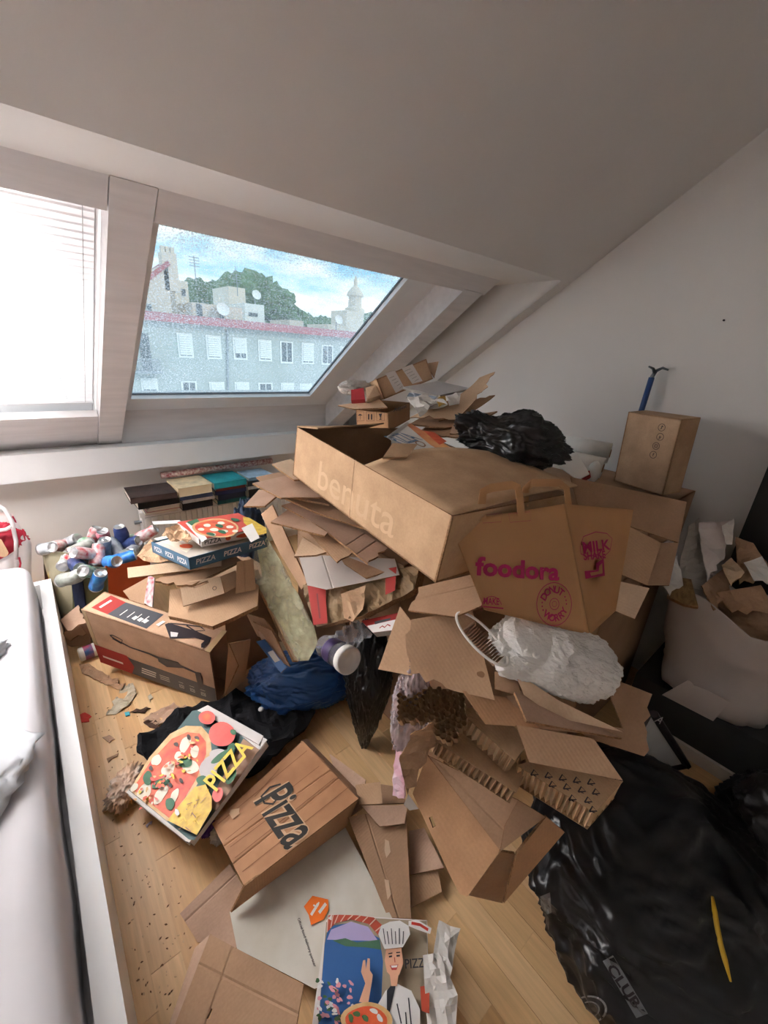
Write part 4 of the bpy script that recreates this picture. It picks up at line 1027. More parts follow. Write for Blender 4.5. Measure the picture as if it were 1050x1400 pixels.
# small red pizza box on it
def pizza_box(name, o, ax, dims, label, side, top, parent=None):
    t = thing(name, o, label, 'pizza box'); o = Vector(o)
    M = Matrix(((ax[0][0], ax[1][0], ax[2][0], o[0]), (ax[0][1], ax[1][1], ax[2][1], o[1]), (ax[0][2], ax[1][2], ax[2][2], o[2]), (0, 0, 0, 1)))
    w, d_, h = dims
    MB().box(0.004, w - .004, 0.004, d_ - .004, 0, h - .004, 0, M).build('tray', side, t)
    MB().box(0, w, 0, d_, h - .004, h, 0, M).build('lid', top, t)
    lp = MB().box(-.002, 0.002, 0.012, d_ - .012, h * .25, h - .003, 0, M).box(w - .002, w + .002, 0.012, d_ - .012, h * .25, h - .003, 0, M).box(.012, w - .012, -.002, .002, h * .25, h - .003, 0, M)
    lp.build('lid_lip', side, t)
    return t
RO, RA, RD = Vector((0.395, 1.77, 0.742)), axes3((0.041, -0.997, 0.092), (0.996, 0.035, -0.06)), (0.27, 0.265, 0.035)
rp = pizza_box('pizza_box', RO, RA, RD, 'small red printed pizza box on the blue pizza box, white slip on top', M_pw, flat('pizza_red_lid', (198, 70, 54)))
A = Art(Frame(corner(RO, RA, RD, 0, 0, 1), RA[0], RA[1]).facing(), 150, 620, 4.2)
A.poly([(435, 400), (480, 388), (560, 490), (530, 510)], PWHITE); A.poly([(440, 395), (500, 375), (520, 395), (470, 415)], BASIL)
A.poly([(765, 365), (800, 370), (900, 430), (900, 460), (850, 470), (770, 400)], SHRED)
A.blob(610, 430, 140, 52, CRUST); A.blob(612, 430, 126, 45, SAUCE)
for i, (u, v, a, b) in enumerate([(560, 415, 22, 9), (600, 440, 24, 10), (640, 402, 22, 8), (655, 450, 24, 10), (690, 425, 20, 9), (590, 470, 22, 9), (525, 440, 20, 8), (720, 450, 16, 8)]): A.blob(u, v, a, b, CHEESE, seed=i)
for i, (u, v) in enumerate([(630, 420), (580, 468), (645, 455), (720, 385)]): A.blob(u, v, 24, 9, BASIL, 10, seed=i)
A.build('lid_print', rp)
f3 = Frame(corner(RO, RA, RD, 1, 0, 0) + RA[0] * .002, RA[1], RA[2]); tx = MB(); print_text(tx, f3, 'PIZZA', 0.045, 0.017, 0.024, 12, bold=.015); print_poly(tx, f3, ell(.105, .018, .011, .009), SAUCE); print_poly(tx, f3, ell(.17, .018, .034, .008, wob=.1), SAUCE); tx.build('side_print', ART, rp)
board('paper_slip', [(330, 722, 1.545), (345, 716, 1.56), (355, 735, 1.50), (343, 741)], 'white paper slip stuck to the corner of the small red pizza box', [WHITEB, WHITEB], thick=0.001, cat='paper', wave=0.006)
board('paper_strip', [(208, 713, 1.84), (246, 711, 1.86), (248, 715, 1.83), (210, 717)], 'curled white paper strip in front of the radiator', [WHITEB, WHITEB], thick=0.001, cat='paper')
lumpy('denim_cloth', PY(338, 706, 1.95) - Vector((0, 0, .22)), (0.09, 0.08, 0.30), 'dark blue denim cloth stuffed behind the pizza boxes', mat('denim', sr(52, 66, 88), 0.85, var=0.2, scale=20, bump=.3, bscale=25), 'cloth', 4, folds=.15)

# ================================================================== blue bag, clear packaging, black bag in the gap
lumpy('blue_bag', PZ(418, 928, 0.10), (0.25, 0.15, 0.125), 'shiny dark blue tarpaulin bag lying on the floor', plastic('blue_tarp', (34, 74, 128), 0.3, 0.5, 16), 'bag', 11, ax=((0.86, -0.5, 0), (0.5, 0.86, 0), (0, 0, 1)), folds=0.07, fine=0.012, flat_z=0.002, sub=6, aniso=(0.35, 1.3, 1.3))
bs = board('bag_strap', [(350, 877, 1.72), (362, 874, 1.72), (392, 912, 1.62), (384, 920)], 'blue webbing strap with a grey tag over the blue bag', mat('blue_web', sr(48, 84, 130), 0.6, var=.1), thick=0.003, cat='strap')
A = Art(BOARD[bs.name][0], 0, 0); A.poly([(366, 892), (373, 889), (383, 903), (376, 906)], 0); A.build('tag', bs, [GREYB])
for i, (q, lb) in enumerate([([(345, 850, 1.72), (372, 862, 1.68), (392, 905, 1.66), (370, 880)], 'folded brown scrap wedged above the blue bag'), ([(352, 862, 1.74), (378, 872, 1.70), (396, 912, 1.69), (365, 893)], 'second folded brown scrap deeper above the blue bag'),
                             ([(336, 838, 1.78), (362, 846, 1.72), (384, 878, 1.70), (352, 870)], 'brown flap beside the carton behind the vacuum carton')]):
    board('folded_cardboard', q, lb, [K2, K4, KIN][i], wave=.006)
tr = board('tray_side', [(345, 782, 1.78), (352, 778, 1.80), (409, 903, 1.66), (402, 903)], 'long narrow cardboard edge bracing the clear yellow packaging', K3, thick=0.02)
film = clear_film('yellowish_film', (214, 210, 176), 0.42, 0.15)
board('clear_packaging', [(350, 742, 1.76), (366, 735, 1.72), (430, 855, 1.58), (434, 880), (424, 902), (408, 903), (367, 826), (345, 784)], 'long clear packaging bag with yellow and green print', [film, film], thick=0.003, fn=crumple(0.010, 9, 2), cell=0.014, cat='packaging')
M_leafy = mat('leafy_print', sr(216, 204, 158), 0.5, color2=sr(120, 142, 78), scale=7, detail=3)
board('vegetable_carton', [(351, 750, 1.80), (366, 742, 1.78), (424, 860, 1.63), (420, 898), (408, 896), (366, 824)], 'pale carton with green vegetable print inside the clear packaging', [M_leafy, GREYB], thick=0.02)
board('brown_panel', [(357, 703, 1.70), (372, 690, 1.66), (420, 796, 1.50), (412, 806), (382, 756)], 'dark upright brown panel beside the clear packaging', KIN, thick=0.006)
board('grey_lined_cardboard', [(408, 758, 1.46), (540, 764, 1.30), (546, 786, 1.27), (446, 806), (420, 800)], 'pale grey lined board under the stacked sheets', [mat('grey_liner', sr(176, 166, 158), .8, var=.05), EDGE], creases=(((440, 756), (455, 805)),), wave=.004)
pb_ = board('paper_sack', [(416, 800, 1.46), (456, 797, 1.40), (574, 772, 1.26), (568, 806), (496, 842), (432, 857), (420, 828)], 'crinkled brown paper sack with red bands', [mat('sack_paper', sr(150, 122, 88), .7, color2=sr(112, 90, 62), scale=16, detail=5, bump=.5, bscale=40), EDGE], thick=0.05, fn=crumple(0.012, 16, 8), cell=0.012, cat='sack')
A = Art(BOARD[pb_.name][0]); A.k = 60
A.poly([(424, 802), (448, 799), (451, 852), (432, 855)], 0); A.line([(437, 812), (441, 846)], 0.006, 1); A.build('red_band', pb_, [M_pr, mat('band_dark', sr(110, 30, 30), .5)])
A = Art(BOARD[pb_.name][0]); A.k = 60; A.poly([(530, 779), (545, 776), (543, 808), (530, 814)], 0); A.build('red_band', pb_, [M_pr])
board('sack_liner', [(466, 812, 1.335), (500, 800, 1.30), (498, 832, 1.30), (482, 850), (470, 845)], 'tan paper corner folded over the paper sack', K1, thick=.002, fn=crumple(.008, 18, 4), cell=.015, cat='paper')
gb = board('snack_box', [(494, 849, 1.34), (551, 836, 1.28), (543, 861, 1.24), (510, 865)], 'small white snack carton with red lettering below the paper sack', [M_pr, GREYB], thick=0.025)
A = Art(BOARD[gb.name][0]); A.poly([(502, 856), (546, 846), (542, 861), (510, 865)], 0); A.line([(519, 859), (523, 856), (526, 858), (530, 854), (534, 856)], .004, 1); A.poly([(512, 850), (535, 845), (533, 848), (513, 854)], 2); A.build('box_print', gb, [M_pw, M_pr, M_pc])
# clear cup with lid
c0, c1 = D(444, 882, 1.44), D(478, 904, 1.32); axd = (c1 - c0).normalized()
cup = thing('plastic_cup', c0, 'clear plastic tub with purple label and round white lid', 'cup')
Mq = Matrix.Translation(c0) @ axd.to_track_quat('Z', 'Y').to_matrix().to_4x4(); Lc = (c1 - c0).length
MB().lathe([(0.036, 0), (0.040, 0.02), (0.042, Lc * .8), (0.043, Lc * .85)], Mq, 28).build('tub', clear_film('clear_plastic', (200, 200, 204), .35, .1), cup, True)
MB().lathe([(0.0415, Lc * .3), (0.0422, Lc * .33), (0.0428, Lc * .58), (0.0428, Lc * .6)], Mq, 28).build('label_band', mat('purple_band', sr(74, 56, 104), .3, color2=sr(40, 38, 46), scale=25), cup, True)
MB().lathe([(0.045, Lc * .82), (0.046, Lc * .98), (0.041, Lc), (0.040, Lc * .99), (0.002, Lc * .99)], Mq, 28).build('lid', WHITEB, cup, True)
tray_c = D(470, 862, 1.40)
tr_ = board('clear_tray', [(448, 872, 1.45), (488, 846, 1.42), (510, 868, 1.33), (468, 888)], 'ribbed clear plastic tray behind the round lid', [clear_film('clear_plastic', (200, 200, 204), .35, .1)] * 2, thick=.003, fn=lambda x, y: 0.006 * math.sin(x * 180), cell=.006, cat='tray')
# slim black refuse bag
M_bin = mat('black_bin_liner', sr(18, 18, 21), 0.30, var=0.2, scale=6, bump=0.3, bscale=22, spec=0.5)
cb = PZ(516, 1028, 0.0)
def slim(q, d):
    t = (q[2] / 0.27 + 1) / 2; k = 0.35 + 0.75 * min(1, t * 1.6)
    return [q[0] * k + 0.05 * t, q[1] * k + .06 * t, q[2]]
lumpy('refuse_bag', (cb.x - .03, cb.y + 0.05, 0.26), (0.085, 0.09, 0.27), 'slim black bin bag standing between blue bag and cardboard heap', M_bin, 'bag', 21, folds=0.12, fine=0.03, sub=6, aniso=(1.3, 1.3, .45), shape=slim, flat_z=0.0)

# ================================================================== litter on the floor strip
M_dress = mat('black_cotton', sr(27, 27, 30), 0.9, var=.2, scale=10, spec=.15)
gz = lambda x, y: 0.016 + 0.045 * max(0, ridge((x, y, 0), 5, 3)) ** 2 + 0.02 * max(0, ridge((x, y, 1), 11, 4)) ** 2 + 0.02 * nz((x, y, 0), 3, 1)
pl = [(191, 1047), (192, 1026), (207, 1014), (240, 985), (276, 967), (300, 962), (321, 957), (356, 951), (393, 961), (431, 986), (416, 1009), (390, 1029), (361, 1056), (333, 1082), (310, 1094), (280, 1085), (220, 1060)]
gm = board('black_garment', [(p[0], p[1], .012, 'z') for p in pl], 'crumpled black shirt with a white button under the printed pizza box', [M_dress, M_dress], thick=0.012, fn=gz, cell=0.016, cat='clothing')
c = PZ(357, 973, 0.05); MB().lathe([(0.002, 0.006), (0.010, 0.006), (0.0115, 0.003), (0.0115, 0), (0.002, 0)], Matrix.Translation(c + Vector((0, 0, .012))), 16).build('button', flat('button_white', (226, 226, 222)), gm, True)
# large printed pizza box resting on the shirt
QO, QA, QD = Vector((0.022, 1.216, 0.050)), axes3((0.333, -0.93, 0.140), (0.899, 0.362, 0.235)), (0.335, 0.335, 0.035)
qp = pizza_box('pizza_box', QO, QA, QD, 'large pizza box printed with pizza, tomatoes and basil, lying on the black shirt', M_pw, M_pw)
fq = Frame(corner(QO, QA, QD, 0, 0, 1), QA[0], QA[1]).facing(); A = Art(fq, 150, 940, 3.5)
A.poly([(92, 492), (395, 112), (470, 100), (715, 300), (500, 600), (405, 730), (380, 728)], TEAL)
A.poly([(640, 245), (716, 298), (510, 592), (470, 560)], BROWN)
A.poly([(96, 492), (190, 335), (290, 222), (365, 184), (440, 186), (482, 235), (488, 300), (455, 400), (400, 500), (320, 620), (275, 640)], CRUST)
A.poly([(110, 488), (200, 350), (300, 245), (370, 215), (430, 220), (462, 262), (462, 320), (420, 430), (360, 530), (285, 625)], SAUCE)
for i, (u, v, a, b, g) in enumerate([(362, 272, 24, 40, 30), (408, 308, 18, 32, 20), (280, 398, 30, 42, 35), (385, 378, 40, 36, 30), (168, 498, 26, 48, 35), (245, 515, 24, 50, 30), (312, 520, 18, 34, 25), (225, 350, 20, 30, 30), (330, 330, 16, 24, 10), (120, 480, 14, 24, 30)]): A.blob(u, v, a, b, CHEESE, g, 0.1, i)
for i, (u, v, a, b, g) in enumerate([(362, 360, 38, 24, -10), (184, 436, 20, 36, 10), (246, 462, 46, 20, -25), (291, 560, 20, 32, 5)]): A.blob(u, v, a, b, BASIL, g, 0.08, i)
for i, (u, v) in enumerate([(320, 275), (420, 245), (292, 470), (345, 450), (380, 240), (200, 390)]): A.blob(u, v, 12, 9, OLIVE, 20 * i, .1, i)
for i in range(70):
    r_ = random.Random(i + 90); t = r_.uniform(0, 1); u = 150 + 270 * t + r_.uniform(-70, 70); v = 520 - 270 * t + r_.uniform(-60, 90)
    if 105 < u < 455 and v > 225 + abs(u - 390) * .2 and u + v < 890 and u * .85 + v > 600: A.blob(u, v, r_.uniform(5, 13), r_.uniform(3, 8), (YELLOW, CRUST, TOMATO, CHEESE, SAUCE)[i % 5], r_.uniform(0, 180), .2, i)
A.blob(474, 158, 40, 32, TOMATO, 0, .02); A.blob(474, 158, 24, 18, SAUCE, 0, .1); A.blob(546, 238, 62, 60, TOMATO, 0, .02, 4); A.blob(600, 228, 16, 12, BASIL, 30)
A.blob(486, 400, 44, 60, GARLIC, 30, .06, 2); A.blob(530, 340, 40, 34, GARLIC, 0, .06, 3); A.blob(545, 345, 60, 16, BASIL, -35); A.blob(590, 310, 18, 30, BASIL, 20); A.blob(455, 460, 30, 22, BASIL, 0); A.blob(590, 440, 22, 40, BASIL, 30); A.blob(528, 528, 26, 34, TOMATO, 20, .04)
A.poly([(420, 492), (470, 480), (500, 540), (500, 600), (430, 722), (290, 652), (350, 575)], SHRED)
for i in range(40):
    r_ = random.Random(i); u, v = r_.uniform(330, 480), r_.uniform(520, 690)
    if u + (v - 520) * .55 < 500 and u > 440 - (v - 500) * .6: A.line([(u, v), (u + r_.uniform(-28, 28), v + r_.uniform(-28, 28))], 0.0022, YELLOW if i % 2 else BROWN)
A.text('PIZZA', (492, 492), (668, 285), (560, 350), YELLOW, 0.02)
A.poly([(330, 600), (345, 605), (352, 625), (340, 636), (328, 622)], PWHITE)
A.build('lid_print', qp)
board('lid_tab', [(270, 971, 1.60), (284, 964, 1.62), (360, 1006, 1.46), (354, 1018), (278, 975)], '', [M_pw, M_pw], parent=qp, thick=.003)

# kraft pizza box and white pizza box lids
M_wood = mat('printed_wood', sr(186, 138, 100), .6, color2=sr(160, 112, 78), scale=5, stretch=(2, 2, 2), detail=6)
kx = thing('pizza_box', PZ(400, 1110, 0.03), 'kraft pizza box printed like wooden planks with black script', 'pizza box')
kl = board('lid', [(290, 1126, .13, 'z'), (414, 1013, .15, 'z'), (490, 1092, .15, 'z'), (334, 1212)], '', [M_wood, EDGE], parent=kx, thick=.005, creases=(((302, 1160), (330, 1140)), ((318, 1182), (345, 1160))))
fk = BOARD[kl.name][0]; A = Art(fk, 80, 880, 2.386)
for (a, b) in [((545, 640), (850, 400)), ((575, 700), (900, 440)), ((520, 590), (810, 350)), ((600, 745), (945, 470)), ((640, 500), (720, 410)), ((560, 665), (700, 560)), ((830, 350), (960, 480))]: A.line([a, b], 0.002, 1)
for sc_, mi in ((1.06, 2), (1.0, 0)):
    A.text('Pizza', (690, 478), (800, 630), (790, 500), mi, 0.045 if mi == 2 else 0.015, sc_, 0.3)
A.line([(715, 505), (700, 525), (672, 522), (662, 500), (690, 470), (725, 460)], 0.006, 0); A.line([(560, 550), (590, 545)], .012, 2); A.poly([(556, 556), (582, 540), (592, 556), (568, 574)], 2)
A.build('lid_print', kx, [mat('script_black', sr(46, 42, 38), .6), mat('plank_line', sr(132, 88, 58), .7), mat('script_halo', sr(206, 170, 136), .7)])
board('lid_front', [(334, 1212, .13, 'z'), (490, 1092, .145, 'z'), (474, 1130, .055, 'z'), (360, 1214), (316, 1248)], '', K5, parent=kx)
board('lid_side', [(412, 1012, .15, 'z'), (420, 1010, .10, 'z'), (496, 1088, .10, 'z'), (490, 1092)], '', K2, parent=kx)
wx = board('flattened_pizza_box', [(314, 1247, .05, 'z'), (472, 1131, .055, 'z'), (540, 1262, .045, 'z'), (560, 1310), (430, 1352), (324, 1297)], 'creased white pizza box lid with an orange house logo', [mat('white_lid', sr(222, 218, 208), .6, color2=sr(200, 192, 176), scale=7, detail=6), EDGE], thick=.005, cat='pizza box', wave=.003)
fw = BOARD[wx.name][0]; A = Art(fw, 230, 1080, 2.561); A.k = 8
A.poly([(475, 410), (505, 372), (560, 385), (562, 420), (545, 455), (500, 475), (492, 440)], 0)
A.line([(500, 440), (525, 400)], .007, 1); A.line([(508, 405), (520, 412), (528, 395)], .004, 1); A.line([(528, 432), (552, 400)], .008, 1)
A.text('Official food delivery partner', (455, 452), (514, 622), (490, 534), 2, .01)
A.build('lid_print', wx, [mat('logo_orange', sr(232, 112, 30), .5), M_pw, M_pk])
# chef pizza box
cx_ = board('pizza_box', [(454, 1250, .075, 'z'), (584, 1258, .085, 'z'), (588, 1420, .075, 'z'), (424, 1420)], 'pizza box printed with a cook in a white hat, bay and blossoms', [M_pw, M_pw], thick=.032, cat='pizza box')
fc = BOARD[cx_.name][0]; A = Art(fc, 230, 1080, 2.561)
CM = [flat('chef_sea', (44, 92, 150)), flat('chef_sky', (176, 164, 206)), flat('chef_brick', (186, 78, 56)), flat('chef_wall', (160, 146, 124)), flat('chef_hill', (70, 110, 84)), flat('chef_white', (236, 234, 232)), flat('chef_skin', (222, 168, 138)),
      flat('chef_ink', (44, 44, 52)), flat('chef_pink', (220, 150, 160)), flat('chef_leaf', (62, 98, 56)), ART[2], ART[1], flat('chef_mortar', (226, 190, 170)), flat('chef_red', (196, 60, 48)), flat('chef_lips', (176, 70, 66))]
A.poly([(555, 440), (905, 460), (912, 880), (520, 880)], 3)
A.poly([(548, 540), (560, 478), (640, 465), (740, 520), (752, 600), (740, 880), (522, 880)], 0)
A.poly([(556, 525), (570, 490), (640, 462), (700, 480), (735, 530)], 1)
A.poly([(575, 528), (620, 520), (660, 535), (740, 525), (745, 560), (690, 552), (620, 548)], 4)
ringp = [(556, 500), (585, 468), (640, 455), (700, 470), (745, 520)]; outp = [(560, 440), (600, 438), (660, 440), (720, 448), (775, 500)]
for i in range(4): A.poly([ringp[i], ringp[i + 1], outp[i + 1], outp[i]], 2)
for i in range(9):
    t = i / 9 * 4; j = min(3, int(t)); f_ = t - j
    p = [(ringp[j][k] * (1 - f_) + ringp[j + 1][k] * f_) for k in (0, 1)]; q = [(outp[j][k] * (1 - f_) + outp[j + 1][k] * f_) for k in (0, 1)]; A.line([tuple(p), tuple(q)], .0025, 12)
for i in range(70):
    r_ = random.Random(i + 5); u, v = r_.uniform(522, 650), r_.uniform(650, 860)
    if v > 650 + (u - 540) * .35: A.blob(u, v, r_.uniform(5, 12), r_.uniform(4, 9), (8, 8, 9, 5)[i % 4], r_.uniform(0, 90), .15, i)
A.poly([(705, 880), (735, 760), (760, 715), (800, 690), (850, 715), (880, 780), (880, 880)], 5)
for (a, b) in [((800, 760), (815, 830)), ((840, 740), (850, 840)), ((830, 790), (835, 860)), ((740, 770), (735, 830))]: A.line([a, b], .003, 7)
A.poly([(765, 715), (785, 690), (795, 700), (775, 790), (765, 790)], 7)
A.poly([(668, 755), (690, 690), (675, 650), (682, 610), (690, 608), (692, 640), (698, 602), (706, 604), (706, 645), (716, 660), (712, 690), (700, 760)], 6)
A.poly([(762, 570), (815, 565), (822, 620), (808, 660), (785, 672), (765, 650), (757, 610)], 6); A.poly([(775, 660), (805, 655), (800, 700), (780, 700)], 6)
A.poly([(775, 628), (805, 624), (798, 644), (782, 644)], 14); A.poly([(779, 629), (802, 627), (799, 635), (782, 636)], 5)
A.line([(772, 598), (783, 596)], .003, 7); A.line([(798, 595), (810, 594)], .003, 7); A.line([(791, 600), (793, 618)], .002, 14); A.line([(770, 588), (784, 585)], .002, 7); A.line([(797, 584), (811, 583)], .002, 7)
A.poly([(757, 572), (735, 520), (745, 490), (775, 476), (810, 472), (840, 490), (846, 520), (820, 565)], 5)
for i in range(6): A.line([(752 + i * 14, 500 + (i % 2) * 10), (760 + i * 12, 555)], .002, 7)
A.poly([(840, 475), (870, 470), (920, 500), (915, 520), (870, 505), (840, 492)], 5); A.line([(850, 482), (880, 488), (908, 506)], .006, 13)
A.text('PIZZA', (828, 625), (918, 618), (872, 605), 7, .01, 1.0)
A.blob(695, 822, 92, 62, 11, 0, .03); A.blob(695, 825, 76, 50, 10, 0, .05)
for i, (u, v) in enumerate([(660, 800), (720, 790), (690, 815), (740, 815), (640, 815)]): A.blob(u, v, 14, 9, 5 if i % 2 else 9, 20 * i, .1, i)
A.poly([(880, 705), (912, 700), (912, 800), (885, 790)], 2)
A.build('lid_print', cx_, CM)
board('box_edge', [(446, 1258, .075, 'z'), (454, 1250, .078, 'z'), (440, 1420, .045, 'z'), (424, 1420)], '', [M_pw, M_pw], parent=cx_, thick=.003)
for i, (q, lb) in enumerate([([(600, 1258, .13, 'z'), (628, 1271, .12, 'z'), (614, 1342, .11, 'z'), (590, 1318)], 'crumpled white paper strip standing beside the cook pizza box'), ([(578, 1306, .12, 'z'), (600, 1302, .13, 'z'), (626, 1360, .11, 'z'), (622, 1420), (586, 1420)], 'torn white paper sleeve over the edge of the cook pizza box')]):
    board('white_paper', q, lb, [WHITEB, WHITEB], thick=.001, fn=crumple(.010, 20, 5 + i), cell=.012, cat='paper')
# loose cardboard around them
board('flat_cardboard', [(246, 1249, .02, 'z'), (314, 1181, .05, 'z'), (334, 1215, .04, 'z'), (318, 1250), (324, 1296), (270, 1288)], 'rose brown board sticking out beneath the white pizza lid', K4, creases=(((255, 1258), (322, 1196)),))
fo = board('folded_carton', [(287, 1277, .14, 'z'), (415, 1346, .15, 'z'), (400, 1430, .13, 'z'), (228, 1430)], 'folded brown carton with a slit in its creased panel', K2, thick=.008, creases=(((272, 1318), (410, 1388)), ((318, 1294), (270, 1430))),
           holes=([(230 + q[0] / 2.561, 1080 + q[1] / 2.561) for q in ((134, 800), (150, 765), (157, 768), (146, 803))],))
board('carton_flange', [(241, 1372, .06, 'z'), (266, 1296, .08, 'z'), (287, 1277, .14, 'z'), (228, 1430), (224, 1420)], '', K4, parent=fo)
bits = [([(476, 1117, .10, 'z'), (555, 1103, .10, 'z'), (562, 1256, .04, 'z'), (530, 1254)], K2, 'long brown board leaning between white lid and open carton', (((500, 1112), (545, 1254)),)),
        ([(494, 1101, .12, 'z'), (557, 1101, .12, 'z'), (553, 1126, .105, 'z'), (519, 1130)], K4, 'short folded brown wing on top of the long brown board', ()),
        ([(450, 1030, .10, 'z'), (500, 1066, .11, 'z'), (495, 1105, .09, 'z'), (478, 1117)], K4, 'brown wing behind the plank print pizza box', ()),
        ([(486, 1073, .13, 'z'), (520, 1069, .13, 'z'), (523, 1099, .12, 'z'), (491, 1100)], K1, 'small square brown flap near the slim black bag', ()),
        ([(520, 1072, .08, 'z'), (545, 1076, .08, 'z'), (556, 1098, .07, 'z'), (522, 1099)], K2, 'little brown flap wedged under the short folded wing', ()),
        ([(559, 1136, .05, 'z'), (580, 1132, .06, 'z'), (607, 1186, .05, 'z'), (561, 1196)], K4, 'brown four sided scrap beside the open carton', ()),
        ([(561, 1198, .03, 'z'), (599, 1190, .03, 'z'), (604, 1219, .02, 'z'), (562, 1241)], K1, 'lowest brown scrap on the floor beside the open carton', ())]
for q, m, lb, cr in bits: board('cardboard_piece', q, lb, m, creases=cr, wave=.002)
lab = BOARD['cardboard_piece'][0]; A = Art(lab, 450, 850, 2.333); A.k = 6
A.poly([(178, 695), (190, 700), (196, 735), (182, 755), (176, 730)], 0); A.build('torn_label', bpy.data.objects['cardboard_piece'], [mat('torn_paper', sr(206, 178, 150), .8)])
A = Art(lab, 450, 850, 2.333); A.k = 6; A.poly([(176, 822), (190, 825), (198, 870), (186, 888)], 0); A.build('torn_label', bpy.data.objects['cardboard_piece'], [mat('torn_paper', sr(206, 178, 150), .8)])
# small litter
M_scrap = mat('dirty_paper', sr(206, 198, 178), .8, color2=sr(170, 156, 130), scale=20); M_dkscrap = mat('dark_scrap', sr(70, 44, 30), .8, var=.2)
sc = [([(108, 908), (120, 907), (150, 925), (172, 936), (166, 944), (140, 934), (112, 920)], K2, 'ragged brown cardboard scrap beside the bed rail', 'cardboard'),
      ([(145, 978), (158, 955), (168, 936), (182, 934), (187, 948), (176, 965), (158, 976)], M_scrap, 'dirty white torn paper shaped like a shell', 'paper'),
      ([(196, 984), (208, 974), (238, 962), (258, 968), (240, 985), (215, 992)], K4, 'tattered tan scrap with dark spots near the vacuum carton', 'cardboard'),
      ([(196, 988), (206, 982), (220, 990), (216, 998), (204, 994)], M_dkscrap, 'dark brown crumpled scrap next to the tattered tan one', 'wrapper'),
      ([(178, 974), (200, 966), (206, 968), (198, 975)], M_dkscrap, 'thin dark brown shred between the torn papers', 'wrapper'),
      ([(170, 974), (177, 973), (178, 979), (172, 980)], flat('cyan_bit', (70, 170, 190)), 'tiny cyan plastic bit on the floor', 'plastic bit'),
      ([(108, 978), (116, 974), (125, 979), (122, 986), (110, 988)], flat('red_wrapper', (204, 56, 40)), 'small red sweet wrapper beside the bed rail', 'wrapper'),
      ([(202, 952), (206, 948), (209, 954), (205, 960)], M_scrap, 'tiny pale crumb of paper near the vacuum carton', 'paper'),
      ([(140, 1008), (150, 1005), (157, 1010), (150, 1016)], K4, 'thin brown flake on the open floor', 'cardboard'),
      ([(146, 1038), (162, 1030), (160, 1034), (148, 1042)], K2, 'curled brown sliver on the open floor', 'cardboard'),
      ([(190, 1012), (200, 1004), (206, 1014), (198, 1026), (190, 1022)], WHITEB, 'round white paper edge poking from below the black shirt', 'paper'),
      ([(199, 1128), (208, 1122), (207, 1127), (201, 1131)], flat('lilac_bit', (190, 180, 196)), 'pale lilac paper corner under the large printed pizza box', 'paper')]
for i, (q, m, lb, ct) in enumerate(sc):
    P = [PZ(a, b, 0.004) for a, b in q]
    o = link('floor_scrap', sheet_mesh('floor_scrap', P, .003, [m, m], fn=crumple(.010 if i < 5 else .004, 30, i), cell=.012, plane=Vector((0, 0, 1)), torn=(0, 2)))
    tag(o, lb, ct)
lumpy('food_wrapper', PZ(172, 1076, 0.03), (0.075, 0.05, 0.032), 'crumpled white and orange food wrapper beside the printed pizza box', mat('wrapper_foil', sr(230, 226, 220), .35, color2=sr(226, 150, 50), scale=7, detail=2), 'wrapper', 31, ax=((0.5, 0.86, 0), (-0.86, 0.5, 0), (0, 0, 1)), folds=.3, fine=.08, flat_z=.002)
lumpy('paper_ball', PZ(302, 1140, 0.02), (0.03, 0.025, 0.022), 'crumpled white tissue between the two large pizza boxes', WHITEB, 'paper', 32, folds=.3, fine=.1, flat_z=.001)
lumpy('purple_wrapper', PZ(286, 1134, 0.015), (0.025, 0.02, 0.016), 'shiny purple wrapper between the two large pizza boxes', plastic('purple_foil', (92, 52, 140), .25), 'wrapper', 33, folds=.3, fine=.1, flat_z=.001)
lumpy('peanut_shell', PZ(145, 1106, 0.008), (0.012, 0.006, 0.006), 'small tan peanut shell beside the food wrapper', K3, 'crumb', 34, sub=3, flat_z=.001)
# white tube beside the vacuum carton
cu = thing('plastic_tub', PZ(114, 902, 0.0), 'small white tub with a printed label lying beside the bed rail', 'tub')
ca_, cb_ = PZ(108, 896, 0.035), PZ(134, 886, 0.035); ad = (cb_ - ca_).normalized(); Mq = Matrix.Translation(ca_) @ ad.to_track_quat('Z', 'Y').to_matrix().to_4x4()
MB().lathe([(0.028, 0), (0.034, .004), (0.034, .10), (0.030, .105)], Mq, 22).build('tub_body', WHITEB, cu, True)
MB().lathe([(0.0345, .02), (0.0347, .021), (0.0347, .055), (0.0345, .056)], Mq, 22).build('label_band', mat('tub_label', sr(60, 90, 140), .4, color2=sr(190, 60, 60), scale=30), cu, True)

# crumbs and dust flakes on the bare floor
cm_ = MB(); rc = random.Random(5)
for i in range(420):
    px_, py_ = rc.uniform(110, 300), rc.uniform(960, 1395)
    if px_ < 118 + (py_ - 960) * .185 or px_ > 190 + (py_ - 960) * .22: continue
    c = PZ(px_, py_, 0.0); r = rc.uniform(.0015, .0045); a = rc.uniform(0, 3.1); e = Vector((math.cos(a), math.sin(a), 0)) * r; g = Vector((-e.y, e.x, 0)) * .5
    P = [c + e, c + g, c - e, c - g]; cm_.add(P + [p + Vector((0, 0, rc.uniform(.0008, .002))) for p in P], [[0, 3, 2, 1], [4, 5, 6, 7], [0, 1, 5, 4], [1, 2, 6, 5], [2, 3, 7, 6], [3, 0, 4, 7]], i % 3 // 2)
tag(cm_.build('floor_crumbs', [mat('crumb_brown', sr(120, 86, 54), .9), mat('crumb_pale', sr(196, 164, 124), .9)]), 'small brown crumbs strewn over the bare parquet', 'crumbs', kind='stuff')
